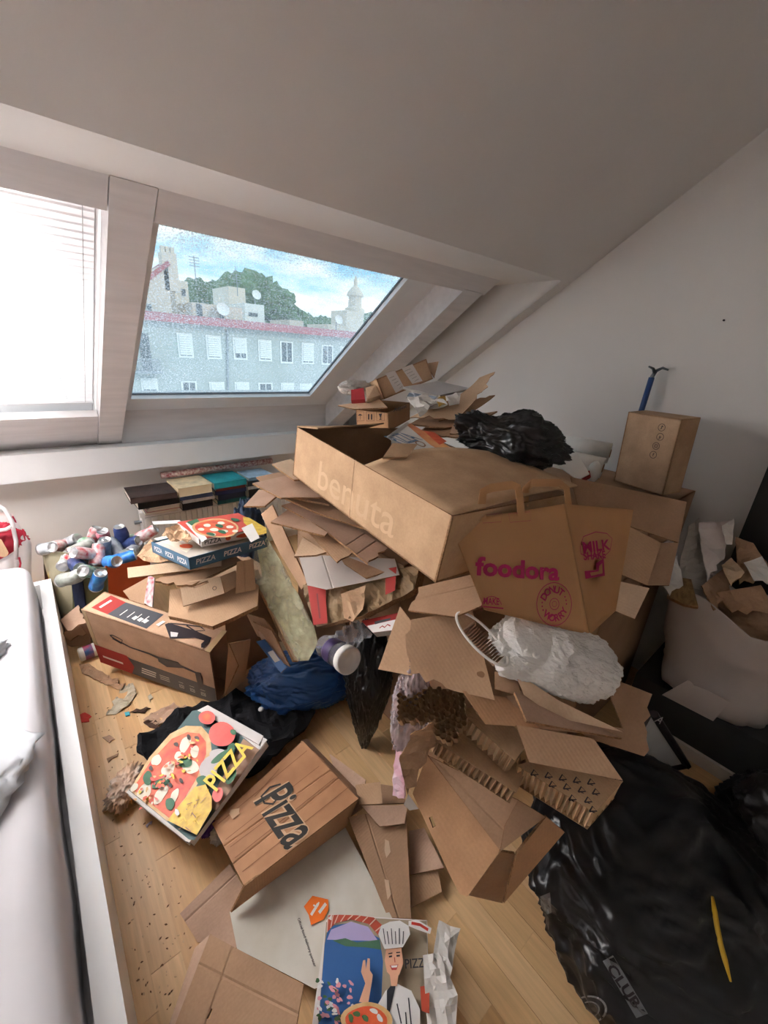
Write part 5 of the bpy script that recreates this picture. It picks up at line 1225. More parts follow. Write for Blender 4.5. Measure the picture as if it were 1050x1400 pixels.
# ================================================================== the big heap: cartons underneath
carton('moving_carton', (0.97, 0.66, 0.0), axes3((1, 0.02, 0), (-0.02, 1, 0)), (0.46, 0.62, 0.60), 'closed brown moving carton at the core of the heap', K2)
carton('moving_carton', (1.46, 0.42, 0.0), axes3((1, -0.02, 0), (0.02, 1, 0)), (0.60, 0.62, 0.66), 'closed brown moving carton near the wall inside the heap', K2)
carton('moving_carton', (0.95, 1.30, 0.0), axes3((1, 0, 0), (0, 1, 0)), (0.52, 0.45, 0.62), 'closed brown moving carton nearest the radiator inside the heap', K2)
carton('moving_carton', (1.50, 1.08, 0.0), axes3((1, 0, 0), (0, 1, 0)), (0.62, 0.55, 0.62), 'closed brown moving carton in the corner under the heap', K2)
carton('packing_carton', (0.80, 0.80, 0.61), axes3((1, 0.05, 0), (-0.05, 1, 0)), (0.42, 0.46, 0.28), 'brown packing carton carrying the stacked cardboard sheets', KIN)
carton('packing_carton', (1.26, 0.82, 0.67), axes3((1, -0.03, 0), (0.03, 1, 0)), (0.40, 0.48, 0.33), 'brown packing carton hidden below the black bag', KIN)
carton('packing_carton', (1.70, 0.42, 0.67), axes3((1, 0, 0), (0, 1, 0)), (0.48, 0.62, 0.35), 'brown packing carton under the tall icon carton', KIN)
carton('packing_carton', (0.92, 1.32, 0.63), axes3((1, 0, 0), (0, 1, 0)), (0.50, 0.36, 0.36), 'brown packing carton below the stacked parcels', KIN)

carton('packing_carton', (1.34, 0.40, 0.665), axes3((1, 0, 0), (0, 1, 0)), (0.33, 0.36, 0.14), 'low brown packing carton below the opened carton', KIN)
# stacked sheets sticking out below the long carton
st = [([(372, 634, 1.075, 'z'), (398, 628, 1.075, 'z'), (425, 655, 1.07, 'z'), (402, 656)], K3, 'pale sheet corner right under the long carton end'),
      ([(345, 660, 1.045, 'z'), (400, 648, 1.05, 'z'), (440, 680, 1.035, 'z'), (384, 680)], K4, 'rose brown sheet high in the cardboard stack'),
      ([(333, 692, .985, 'z'), (354, 669, .99, 'z'), (384, 673, 1.0, 'z'), (362, 692)], K4, 'small bent brown corner hanging from the stack'),
      ([(350, 652, 1.02, 'z'), (396, 643, 1.03, 'z'), (450, 690, 1.015, 'z'), (378, 676)], K2, 'brown sheet second in the cardboard stack'),
      ([(370, 713, .955, 'z'), (396, 694, .965, 'z'), (448, 728, .955, 'z'), (444, 732)], K4, 'narrow brown sheet with fluted edge in the stack'),
      ([(385, 691, .975, 'z'), (421, 680, .98, 'z'), (530, 750, .925, 'z'), (503, 771), (480, 752), (440, 722)], K4, 'large rose brown sheet with creases drooping from the stack'),
      ([(402, 760, .88, 'z'), (414, 734, .90, 'z'), (446, 754, .90, 'z'), (432, 758)], K3, 'pale triangular sheet corner low in the stack'),
      ([(420, 726, .925, 'z'), (452, 722, .935, 'z'), (484, 752, .91, 'z'), (461, 769)], K1, 'tan folded sheet below the drooping one'),
      ([(436, 716, .90, 'z'), (500, 740, .90, 'z'), (538, 778, .87, 'z'), (500, 790), (470, 770)], KIN, 'dark brown sheet in the shade of the stack'),
      ([(380, 676, 1.005, 'z'), (440, 672, 1.01, 'z'), (500, 722, .98, 'z'), (430, 700)], K2, 'brown sheet just above the drooping one')]
for i, (q, m, lb) in enumerate(st):
    board('cardboard_sheet', q, lb, m, thick=.006, wave=.004, seed=i, creases=(((470, 748), (505, 726)), ((488, 758), (520, 736))) if i == 5 else (), torn=(2,) if i in (5, 7) else ())
# long rug carton with pale lettering
LO, LA, LD = Vector((0.666, 1.253, 1.082)), axes3((-0.032, -0.995, -0.094), (0.998, -0.026, -0.062)), (0.72, 0.50, 0.17)
K_b = kraft('kraft_long', (206, 164, 118), 8, False)
ben = carton('rug_carton', LO, LA, LD, 'long open kraft carton with pale lettering on its side', K_b, open_side=('2+',), inner=KIN)
fb2 = Frame(corner(LO, LA, LD, 0, 0, 0), LA[0], LA[2]); A = Art(fb2)
A.text('benuta', (436, 648), (541, 716), (492, 662), 0, .004); A.build('lettering', ben, [mat('pale_ink', sr(210, 176, 138), .7)])
_a, _b = fb2.pix(484, 634), fb2.pix(478, 704)
MB().slab([fb2.p(_a[0] - .0012, LD[2], .0012), fb2.p(_a[0] + .0012, LD[2], .0012), fb2.p(_b[0] + .0012, 0, .0012), fb2.p(_b[0] - .0012, 0, .0012)], .0012).build('panel_seam', K_b, ben)
def T2(a, b, h=0.0): return corner(LO, LA, LD, 1, 0, 1) - LA[0] * a + LA[1] * b + LA[2] * h      # from the near front top corner
cr_ = MB(); n = 12; P = []                      # arched top flap over the near half
for s_ in (0, 1):
    for i in range(n + 1):
        for j in range(n + 1):
            u, v = i / n, j / n; a = 0.005 + 0.33 * u - 0.03 * v * u + 0.02 * u * math.sin(v * 5); b = 0.004 + 0.54 * v
            P.append(T2(a, b, 0.034 * math.sin(math.pi * min(1, v * .9)) * (0.25 + 0.75 * u) + 0.02 * v - s_ * .005))
k = (n + 1) ** 2; F = [[i * (n + 1) + j, i * (n + 1) + j + 1, (i + 1) * (n + 1) + j + 1, (i + 1) * (n + 1) + j] for i in range(n) for j in range(n)]
rim = [i * (n + 1) for i in range(n + 1)] + [n * (n + 1) + j for j in range(1, n + 1)] + [i * (n + 1) + n for i in range(n - 1, -1, -1)] + [j for j in range(n - 1, 0, -1)]
cr_.add(P, F + [[q + k for q in reversed(f)] for f in F] + [[rim[i], rim[(i + 1) % len(rim)], rim[(i + 1) % len(rim)] + k, rim[i] + k] for i in range(len(rim))])
cr_.build('flap', K_b, ben, True)
MB().slab([T2(.72, 0), T2(.72, .3), T2(.66, .32, .03), T2(.62, .02, .02)], .005).build('flap', K_b, ben)
MB().slab([T2(.33, .06, .02), T2(.38, .13, .045), T2(.35, .20, .05), T2(.30, .12, .03)], .005).build('flap', K_b, ben)

# parcels behind it
def from_px(name, c, label, m, **kw):
    """carton from measured corners: c = front bottom near corner, right, up, back (points)"""
    o = V(c[0]); a0 = V(c[1]) - o; a1 = V(c[3]) - o
    ax = axes3(a0, a1); up = V(c[2]) - o
    if ax[2].dot(up) < 0: ax = (ax[0], ax[1], -ax[2])
    dims = (a0.length, kw.pop('depth', a1.dot(ax[1])), kw.pop('height', up.dot(ax[2])))
    return carton(name, o, ax, dims, label, m, **kw), o, ax, dims
pc, po, pa, pd = from_px('parcel_carton', [(488, 585, 1.70), (531, 590, 1.64), (485, 558, 1.70), (566, 574, 1.80)], 'small kraft parcel with handling symbols and open flap behind the long carton', K5, open_side=('2+',))
fp_ = Frame(po, pa[0], pa[2]).facing(); A = Art(fp_, 440, 480, 4.04)
for i, u in enumerate((212, 268, 325)):
    A.line([(u - 22, 335), (u + 20, 334), (u + 22, 384), (u - 20, 386), (u - 22, 335)], .0016, 0)
    if i == 0: A.poly([(u - 14, 356), (u, 346), (u + 14, 355)], 0); A.line([(u, 354), (u + 1, 378)], .0018, 0)
    elif i == 1: A.poly([(u - 12, 378), (u - 12, 350), (u - 8, 345), (u - 4, 350), (u - 4, 378)], 0); A.poly([(u + 4, 378), (u + 4, 350), (u + 8, 345), (u + 12, 350), (u + 12, 378)], 0)
    else: A.poly([(u - 10, 345), (u + 10, 344), (u + 4, 360), (u + 2, 372), (u + 8, 378), (u - 8, 379), (u - 2, 372), (u - 4, 360)], 0)
A.build('handling_symbols', pc, [M_pk])
fr2 = Frame(po + pa[0] * pd[0], pa[1], pa[2]).facing(); A = Art(fr2, 440, 480, 4.04); A.text('Adjust', (395, 330), (468, 305), (430, 305), 0, .01); A.build('lettering', pc, [M_pk])
board('parcel_flap', [(462, 554, 1.72), (519, 546, 1.74), (530, 557, 1.66), (485, 559)], '', K3, parent=pc)
tp, to, ta, td = from_px('tilted_parcel', [(525, 546, 1.70), (592, 518, 1.74), (511, 520, 1.72), (536, 540, 1.82)], 'tilted kraft parcel with two white address labels on the handling carton', K1)
ft = Frame(to, ta[0], ta[2]).facing(); A = Art(ft, 440, 480, 4.04)
A.poly([(352, 125), (402, 105), (458, 205), (408, 232)], 0); A.poly([(440, 95), (500, 72), (556, 165), (500, 182)], 0)
for i in range(5): A.line([(372 + i * 14, 150 + i * 14), (400 + i * 11, 138 + i * 14)], .002, 1); A.line([(455 + i * 14, 112 + i * 14), (490 + i * 11, 98 + i * 14)], .002, 1)
A.build('address_label', tp, [M_pw, GREYB])
board('parcel_flap', [(582, 497, 1.78), (600, 494, 1.80), (594, 516, 1.74)], '', K3, parent=tp)
lumpy('white_film', D(486, 530, 1.78), (.075, .05, .03), 'scrunched white plastic film on the parcel flap', WHITEB, 'film', 41, folds=.25, fine=.06)
tag(MB().slab([D(480, 533, 1.72), D(497, 530, 1.72), D(499, 546, 1.70), D(480, 547, 1.70)], .03).build('red_packet', mat('red_packet', sr(170, 50, 58), .4, var=.1)), 'small red packet leaning on the open parcel', 'packet')
tag(MB().slab([D(500, 530, 1.71), D(513, 526, 1.71), D(520, 540, 1.70), D(502, 546, 1.68)], .025).build('tan_packet', K3), 'little tan packet between red packet and tilted parcel', 'packet')
board('paper_folder', [(550, 529, 1.66), (598, 521, 1.78), (645, 531, 1.74), (598, 541)], 'white document folder on the pile of papers', [mat('folder_white', sr(214, 214, 216), .6), GREYB], thick=.008, cat='folder')
pp = [([(556, 544, 1.62), (600, 540, 1.62), (612, 556, 1.58), (572, 566)], WHITEB, 'white sheet fanned out below the folder'), ([(565, 552, 1.60), (592, 544, 1.62), (598, 552, 1.58), (574, 570)], GREYB, 'grey leaflet bent below the folder'),
      ([(596, 546, 1.60), (608, 542, 1.62), (612, 552, 1.58), (600, 556)], mat('gold_paper', sr(206, 164, 80), .5), 'golden paper bit between the fanned sheets'), ([(610, 545, 1.60), (630, 537, 1.62), (628, 552, 1.58), (614, 556)], WHITEB, 'crumpled pale sheet under the folder corner'),
      ([(560, 538, 1.66), (598, 543, 1.60), (590, 550, 1.60), (556, 545)], flat('slate_paper', (110, 118, 130)), 'slate coloured brochure under the folder')]
for i, (q, m, lb) in enumerate(pp): board('loose_paper', q, lb, [m, m], thick=.002, cat='paper', fn=crumple(.012, 14, i + 3), cell=.015)
board('kraft_wrapping', [(560, 571, 1.58), (622, 574, 1.54), (652, 545, 1.62), (676, 517), (655, 521), (630, 540), (600, 556)], 'big sheet of torn kraft wrapping curling up beside the folder', K3, thick=.003, torn=(0, 2), wave=.02, cell=.02, curl=(0.4, .06, .25))
for i, (q, m, lb) in enumerate([([(600, 575, 1.56), (640, 566, 1.58), (677, 539, 1.66), (650, 545)], KIN, 'dark torn board below the kraft wrapping'), ([(612, 584, 1.55), (652, 574, 1.58), (680, 562, 1.66), (648, 566)], K2, 'brown jagged board pointing at the wall'),
                               ([(560, 580, 1.56), (650, 585, 1.52), (652, 575, 1.60), (580, 568)], KIN, 'dark flattened board beneath the wrapping paper'), ([(615, 592, 1.50), (650, 590, 1.50), (650, 570, 1.56), (622, 574)], K4, 'pale brown edge under the jagged boards'),
                               ([(570, 590, 1.54), (640, 600, 1.46), (650, 584, 1.54), (590, 576)], K2, 'brown board resting behind the pizza leaflet box')]):
    board('torn_board', q, lb, m, thick=.006, torn=(0, 2), wave=.01, seed=i)
lf = board('printed_pizza_box', [(535, 600, 1.39), (561, 579, 1.56), (634, 622, 1.27), (604, 632)], 'flat pizza box with blue lettering and orange drawing under the black bag', [mat('leaflet_white', sr(212, 204, 196), .6), GREYB], thick=.03, cat='pizza box')
A = Art(BOARD[lf.name][0], 440, 480, 4.04)
A.poly([(470, 410), (490, 400), (780, 575), (720, 590), (600, 520)], 1); A.poly([(560, 440), (620, 450), (690, 500), (650, 520)], 2); A.text('PIZZA', (395, 495), (500, 470), (440, 450), 0, .01); A.blob(545, 515, 34, 12, 3, 20); A.blob(545, 515, 24, 8, 4, 20); A.blob(640, 555, 26, 10, 3, 20); A.poly([(690, 585), (740, 580), (770, 590), (700, 604)], 5)
A.build('lid_print', lf, [flat('leaf_blue', (84, 110, 140)), mat('leaf_orange', sr(220, 160, 96), .6, color2=sr(206, 110, 80), scale=20), ART[2], ART[9], mat('leaflet_white2', sr(212, 204, 196), .6), ART[4]])
board('lid_corner', [(529, 597, 1.39), (556, 577, 1.54), (561, 579, 1.56), (536, 602)], '', [M_pw, M_pw], parent=lf, thick=.003)
# black bag thrown on top
def twolobe(q, d):
    t = d.x
    k = 0.62 + 0.38 * math.cos((t - 0.25) * 2.4) ** 2
    return [q[0], q[1] * k, q[2] * k - 0.05 * max(0, t - .35)]
e0, e1 = D(632, 602, 1.42), D(780, 650, 1.36); dx = (e1 - e0).normalized()
lumpy('black_bag', (e0 + e1) / 2 + Vector((0, 0.03, .045)), ((e1 - e0).length / 2, .12, .115), 'crumpled black bin liner thrown over the long carton', M_bin, 'bag', 51, ax=axes3(dx, (dx.y, -dx.x, 0) if dx.y < 0 else (-dx.y, dx.x, 0)), folds=.11, fine=.03, sub=6, amp=.2, shape=twolobe)

# ================================================================== wall side: rolls, tall carton, reaching tool
M_tis = mat('tissue_white', sr(232, 230, 226), .9, var=.03, scale=30, bump=.2, bscale=120)
for i, (p, q, r, lb) in enumerate([((757, 606, 2.02), (834, 620, 1.90), .047, 'white kitchen roll lying on top, its tube end showing'), ((752, 624, 1.98), (824, 640, 1.86), .047, 'white kitchen roll underneath the other one')]):
    a, b = D(*p), D(*q); t = thing('kitchen_roll', (a + b) / 2 - Vector((0, 0, r)), lb, 'paper roll'); M = Matrix.Translation(a) @ (b - a).to_track_quat('Z', 'Y').to_matrix().to_4x4(); L_ = (b - a).length
    MB().lathe([(r * .4, 0), (r, 0), (r, L_), (r * .4, L_), (r * .4, L_ - .01)], M, 30).build('paper_roll', M_tis, t, True)
    MB().lathe([(r * .34, -.002), (r * .41, -.002), (r * .41, L_ + .003), (r * .34, L_ + .003), (r * .34, L_ - .02), (.001, L_ - .02)], M, 24).build('core_tube', K2, t, True)
board('white_card', [(762, 636, 1.72), (790, 620, 1.75), (806, 648, 1.66), (790, 656)], 'folded white card in front of the kitchen rolls', [WHITEB, WHITEB], thick=.004, cat='paper')
wn = lumpy('white_bottle', D(812, 645, 1.70), (.03, .025, .045), 'little white bottle beside the kitchen rolls', WHITEB, 'bottle', 52, amp=.05, folds=.02, sub=4)
tag(MB().slab([D(796, 648, 1.67), D(806, 643, 1.68), D(808, 652, 1.66), D(798, 656, 1.66)], .012).build('red_sachet', M_pr), 'small red sachet below the white card', 'packet')
IO, IA, ID = Vector((1.932, 0.671, 1.035)), axes3((-0.281, -0.959, 0.02), (0.956, -0.277, 0.06)), (0.22, 0.11, 0.30)
ic = carton('icon_carton', IO, IA, ID, 'tall closed kraft carton with four round symbols by the wall', kraft('kraft_icon', (186, 150, 112), 10, False))
fi = Frame(corner(IO, IA, ID, 0, 0, 0), IA[0], IA[2]).facing(); A = Art(fi, 600, 560, 2.333)
for i, (u, v) in enumerate([(711, 57), (706, 87), (693, 116), (684, 144)]):
    a, b = A.pt(u, v); ring(A.mb, fi, a, b, .0125, .0145, 0)
    if i == 2: ring(A.mb, fi, a, b, .004, .0055, 0, INK, 10); ring(A.mb, fi, a, b, .0085, .0100, 0, INK, 4, math.pi / 4, math.pi * 2.25)
    elif i == 3: print_text(A.mb, fi, 'f', a, b, .018, 0, bold=.02)
    elif i == 1: print_text(A.mb, fi, 'p', a, b, .018, 0, bold=.02)
    else: stroke(A.mb, fi, [(a, b + .007), (a, b - .004), (a - .004, b - .006)], .003, 0); stroke(A.mb, fi, [(a, b + .007), (a + .005, b + .003)], .003, 0)
A.build('round_symbols', ic, [M_pk])
rt = thing('reaching_tool', D(868, 590, 1.94), 'reaching tool with blue handle and grey forked head leaning at the wall', 'tool')
b0, b1 = D(868, 590, 1.94), D(891, 516, 1.86)
MB().tube([b0, b1], .012, 10).build('handle', mat('tool_blue', sr(40, 70, 120), .4), rt, True)
M_tg = mat('tool_grey', sr(120, 124, 130), .4)
MB().tube([b1, D(897, 507, 1.85), D(906, 503, 1.84), D(914, 506, 1.83)], [.009, .008, .006, .004], 8).build('jaw', M_tg, rt, True)
MB().tube([D(895, 510, 1.85), D(893, 504, 1.84), D(887, 501, 1.84)], [.008, .006, .004], 8).build('jaw', M_tg, rt, True)

# opened carton behind the paper bag
oc = thing('open_carton', D(880, 760, 1.50), 'open kraft carton with spread flaps behind the printed paper bag', 'cardboard box')
board('carton_wall', [(780, 652, 1.52), (939, 686, 1.42), (928, 742, 1.38), (857, 718), (790, 690)], '', K2, parent=oc)
board('carton_wall', [(857, 718, 1.44), (904, 742, 1.39), (885, 800, 1.34), (846, 784)], '', K1, parent=oc)
board('flap', [(844, 794, 1.36), (888, 804, 1.30), (868, 846, 1.27), (838, 834)], '', K3, parent=oc)
board('carton_wall', [(928, 742, 1.38), (904, 742, 1.40), (885, 800, 1.34), (915, 800, 1.33)], '', KIN, parent=oc)
board('carton_floor', [(780, 690, 1.46), (857, 718, 1.44), (846, 784, 1.36), (780, 770)], '', KIN, parent=oc)

# ================================================================== printed paper carrier bag
K_bag = mat('bag_kraft', sr(190, 144, 100), .65, var=.06, scale=9, bump=.12, bscale=30, spec=.25)
M_mag = flat('magenta_ink', (176, 26, 92))
fd = thing('paper_bag', D(735, 860, 1.10), 'kraft paper carrier bag with magenta lettering and twin handles', 'bag')
TL, TR, BL = D(615, 714, .935), D(771, 689, 1.04), D(662, 833, .945)
BR = onto(806, 868, TL, (TR - TL).cross(BL - TL).normalized())
SR, SB, TLb = D(866, 697, 1.21), D(842, 835, 1.15), D(640, 706, .985)
def bagwall(a, b, c, d, name, bulge, seed, m=K_bag):
    n = 22; P = []; nn = (b - a).cross(d - a).normalized()
    if nn.dot(EYE - a) < 0: nn = -nn
    for s in (0, 1):
        for i in range(n + 1):
            for j in range(n + 1):
                u, v = i / n, j / n; p = a * (1 - u) * (1 - v) + b * u * (1 - v) + c * u * v + d * (1 - u) * v
                h = bulge * math.sin(math.pi * u) * (0.3 + v) * .5 + .0022 * max(0, ridge((p.x, p.y, p.z * .6), 12, seed)) * min(1, 8 * u * (1 - u)) + .001 * nz(p, 30, seed)
                P.append(p + nn * (h * min(1, 9 * u * (1 - u)) - s * .0009))
    k = (n + 1) ** 2; F = [[i * (n + 1) + j, (i + 1) * (n + 1) + j, (i + 1) * (n + 1) + j + 1, i * (n + 1) + j + 1] for i in range(n) for j in range(n)]
    rim = [i * (n + 1) for i in range(n + 1)] + [n * (n + 1) + j for j in range(1, n + 1)] + [i * (n + 1) + n for i in range(n - 1, -1, -1)] + [j for j in range(n - 1, 0, -1)]
    MB().add(P, F + [[q + k for q in reversed(f)] for f in F] + [[rim[i], rim[(i + 1) % len(rim)], rim[(i + 1) % len(rim)] + k, rim[i] + k] for i in range(len(rim))]).build(name, m, fd, True)
bagwall(TL, TR, BR, BL, 'front_panel', .003, 1)
bagwall(TR, SR, SB, BR, 'gusset', -.012, 2)
bagwall(TLb, SR, SB, BL + (SB - BR), 'back_panel', .004, 3)
bagwall(TL, TLb, BL + (SB - BR), BL, 'gusset', .004, 4)
MB().slab([BL, BR, SB, BL + (SB - BR)], .002).build('bag_base', K_bag, fd)
def strap(pts, name='handle', w=.020):
    a = [D(*p) for p in pts]
    mb = MB(); nrm = (TR - TL).cross(BL - TL).normalized(); nrm = nrm if nrm.dot(EYE - TL) > 0 else -nrm
    L_, R_ = [], []
    for i in range(len(a)):
        t = (a[min(i + 1, len(a) - 1)] - a[max(i - 1, 0)]).normalized(); s = t.cross(nrm).normalized(); L_.append(a[i] + s * w / 2); R_.append(a[i] - s * w / 2)
    n = len(a); P = L_ + R_ + [p - nrm * .0022 for p in L_] + [p - nrm * .0022 for p in R_]
    F = []
    for i in range(n - 1):
        F += [[i, i + 1, n + i + 1, n + i], [3 * n + i, 3 * n + i + 1, 2 * n + i + 1, 2 * n + i], [i + 1, i, 2 * n + i, 2 * n + i + 1], [n + i, n + i + 1, 3 * n + i + 1, 3 * n + i]]
    mb.add(P, F + [[0, n, 3 * n, 2 * n], [n - 1, 3 * n - 1, 4 * n - 1, 2 * n - 1]]); mb.build(name, K_bag, fd)
strap([(660, 712, .955), (659, 690, .957), (661, 672, .96), (672, 667, .965), (700, 663, .98), (708, 666, .985), (711, 680, .99), (713, 705, .99)])
strap([(718, 692, 1.06), (719, 668, 1.06), (728, 660, 1.06), (765, 660, 1.08), (775, 668, 1.09), (778, 692, 1.09)])
ff = Frame(BL, TR - TL, TL - BL)
nrm = (TR - TL).cross(BL - TL).normalized(); nrm = nrm if nrm.dot(EYE - TL) > 0 else -nrm
ff = Frame((TL + TR + BL + BR) / 4 + nrm * .0052, TR - TL, TL - BL); ff = ff.facing()
A = Art(ff, 600, 560, 2.333); A.text('foodora', (116, 498), (384, 518), (250, 478), 0, .035)
A.build('lettering', fd, [M_mag])
A = Art(ff, 600, 560, 2.333); a, b = A.pt(368, 620); ring(A.mb, ff, a, b, .0505, .0525, 0); ring(A.mb, ff, a, b, .0128, .0145, 0); ring(A.mb, ff, a, b, .006, .0072, 0, INK, 14)
def arc_text(body, a, b, r, mid, step, size, up=1):
    for i, ch in enumerate(body):
        if ch == ' ': continue
        t = mid - up * (i - (len(body) - 1) / 2) * step
        print_text(A.mb, ff, ch, a + r * math.cos(t), b + r * math.sin(t), size, 0, t - math.pi / 2 if up > 0 else t + math.pi / 2, .03)
arc_text('DONUT', a, b, .034, math.pi / 2, .42, .024); arc_text('WORRY', a, b, .034, -math.pi / 2, .42, .024, -1)
for t in (0.05, .3, -.2, math.pi - .05, math.pi - .3, math.pi + .2): print_poly(A.mb, ff, ell(a + .036 * math.cos(t), b + .036 * math.sin(t), .0022, .0022, n=8), 0)
A.build('donut_emblem', fd, [M_mag])
A = Art(ff, 600, 560, 2.333); a, b = A.pt(168, 634); ring(A.mb, ff, a, b, .0265, .028, 0, INK, 16, .1, math.pi - .0); A.text('MAKE', (142, 610), (192, 612), (167, 600), 0, .02); A.line([(140, 628), (205, 634)], .003, 0); A.build('half_round_emblem', fd, [M_mag])
A = Art(ff, 600, 560, 2.333)
for p in ([(135, 338), (200, 330), (198, 358), (140, 362), (135, 338)], [(222, 332), (290, 326), (292, 354), (226, 360), (222, 332)]): A.line(p, .0008, 0)
A.build('handle_patch_outline', fd, [M_mag])
gf = Frame((TR + SR + BR + SB) / 4, SR - TR, TR - BR); gf = gf.facing(); gf.o = gf.o + gf.n * .006
A = Art(gf, 600, 560, 2.333); A.line([(450, 440), (460, 405), (500, 390), (535, 395), (552, 412), (545, 450), (525, 470), (500, 462), (470, 470), (452, 460), (450, 440)], .0022, 0)
A.text('MILK', (458, 440), (545, 430), (500, 418), 0, .03); A.text('SHAKE', (460, 468), (530, 462), (495, 452), 0, .03)
A.poly([(463, 515), (500, 512), (500, 490), (524, 474), (528, 530), (466, 540)], 0); A.poly([(480, 520), (508, 516), (510, 498), (519, 490), (520, 522), (484, 530)], 1)
A.build('milk_emblem', fd, [M_mag, K_bag])
# ================================================================== near slope of the heap
board('creased_board', [(558, 834, 1.10), (572, 803, 1.16), (646, 785, 1.12), (668, 824), (622, 843)], 'brown creased board tucked under the long carton corner', K2, thick=.006, torn=(0,), creases=(((566, 820), (655, 800)),))
board('torn_flat_board', [(517, 915, 1.08), (547, 829, 1.14), (580, 872, 1.08), (564, 924)], 'tan board with clean edge under the large torn board', K1, thick=.006)
big = board('torn_flat_board', [(562, 847, 1.08), (646, 834, 1.08), (676, 957, .99), (622, 945), (562, 922), (556, 894), (554, 868)], 'large tan board with torn edge and a round stain', K1, thick=.006, torn=(3, 4, 5, 6), wave=.006)
A = Art(BOARD[big.name][0], 450, 850, 2.333); A.k = 14; A.blob(483, 168, 14, 9, 0, 10, .1); A.build('stain', big, [mat('stain_brown', sr(150, 112, 80), .8)])
# oval white holder with fluted insert
oh = thing('oval_holder', D(655, 885, .99), 'white oval plastic ring holding a fluted kraft insert', 'holder')
o0, o1, o2 = D(624, 842, 1.035), D(690, 912, .965), D(668, 862, 1.02)
ofr = Frame((o0 + o1) / 2, o1 - o0, o2 - (o0 + o1) / 2).facing(); Lh = (o1 - o0).length / 2
rg = [ofr.p(Lh * math.cos(t), .030 * math.sin(t), .014) for t in [2 * math.pi * i / 36 for i in range(37)]]
MB().tube(rg, .0035, 7, cap=False).build('rim', WHITEB, oh, True)
fl_ = MB(); nn = 16
for i in range(nn):
    a = -Lh * .55 + Lh * 1.35 * i / nn; b = a + Lh * 1.35 / nn * .8
    fl_.add([ofr.p(a, -.022, .004), ofr.p(b, -.022, .016), ofr.p(b, .016, .016), ofr.p(a, .016, .004), ofr.p(a, -.022, .0), ofr.p(b, -.022, .002), ofr.p(b, .016, .002), ofr.p(a, .016, .0)],
            [[0, 1, 2, 3], [4, 7, 6, 5], [0, 4, 5, 1], [2, 6, 7, 3], [1, 5, 6, 2], [3, 7, 4, 0]])
fl_.build('fluted_insert', K2, oh)
# white foam block
M_foam = mat('white_foam', sr(236, 233, 228), .85, var=.03, scale=60, bump=.6, bscale=140)
fc0 = D(758, 898, 1.02); e1 = (D(849, 892, 1.06) - D(672, 838, 1.06)).normalized()
def foamshape(q, d): return q
bm = bmesh.new(); bmesh.ops.create_icosphere(bm, subdivisions=6, radius=1.0)
fax = axes3(e1, (-e1.y, e1.x, .35)); P = []
for v in bm.verts:
    d = v.co.normalized(); m_ = max(abs(d.x), abs(d.y), abs(d.z)); e = d * (0.70 + .30 / m_ * .85)
    q = Vector((e.x * .158, e.y * .085, e.z * .072)); rough_ = 1.0 if d.z < .5 or d.x > -.25 else .3
    k = 1 + .14 * nz(q, 9, 3) + .10 * nz(q, 20, 5)
    k += rough_ * (.07 * max(0, ridge(q, 42, 2)) + .045 * nz(q, 95, 4) + .03 * nz(q, 170, 6))
    q = q * k; P.append(fc0 + fax[0] * q.x + fax[1] * q.y + fax[2] * q.z)
tag(MB().add(P, [[v.index for v in f.verts] for f in bm.faces]).build('foam_block', M_foam), 'broken white polystyrene block with crumbly surface under the paper bag', 'foam block'); bm.free()
# sheets below it
sh = [([(703, 918, .985), (764, 958, .96), (853, 1001, .93), (760, 981), (716, 950)], K3, 'pale sheet with a cut corner below the foam block', ()),
      ([(823, 922, 1.06), (892, 949, 1.03), (881, 1034, .97), (810, 1011), (760, 980), (852, 996)], K2, 'broad brown sheet jutting out towards the white bag', (1,)),
      ([(706, 991, .96), (812, 1010, .945), (852, 1067, .91), (724, 1042)], K1, 'tan sheet lying on the printed honeycomb slab', ()),
      ([(632, 944, 1.0), (692, 953, 1.0), (737, 995, .97), (664, 990)], K5, 'orange brown sheet below the large torn board', ()),
      ([(677, 918, 1.01), (708, 930, 1.0), (712, 952, .98), (677, 942)], K2, 'small brown corner between torn board and foam', ()),
      ([(692, 952, .995), (760, 975, .97), (800, 1003, .955), (730, 996)], K2, 'narrow brown layer above the tan sheet', (0,)),
      ([(700, 940, 1.0), (780, 975, .98), (850, 1010, .95), (720, 985)], K4, 'thin rose brown layer within the sheets', ())]
for i, (q, m, lb, tn) in enumerate(sh): board('flat_sheet', q, lb, m, thick=.005, torn=tn, wave=.003, seed=i + 20)
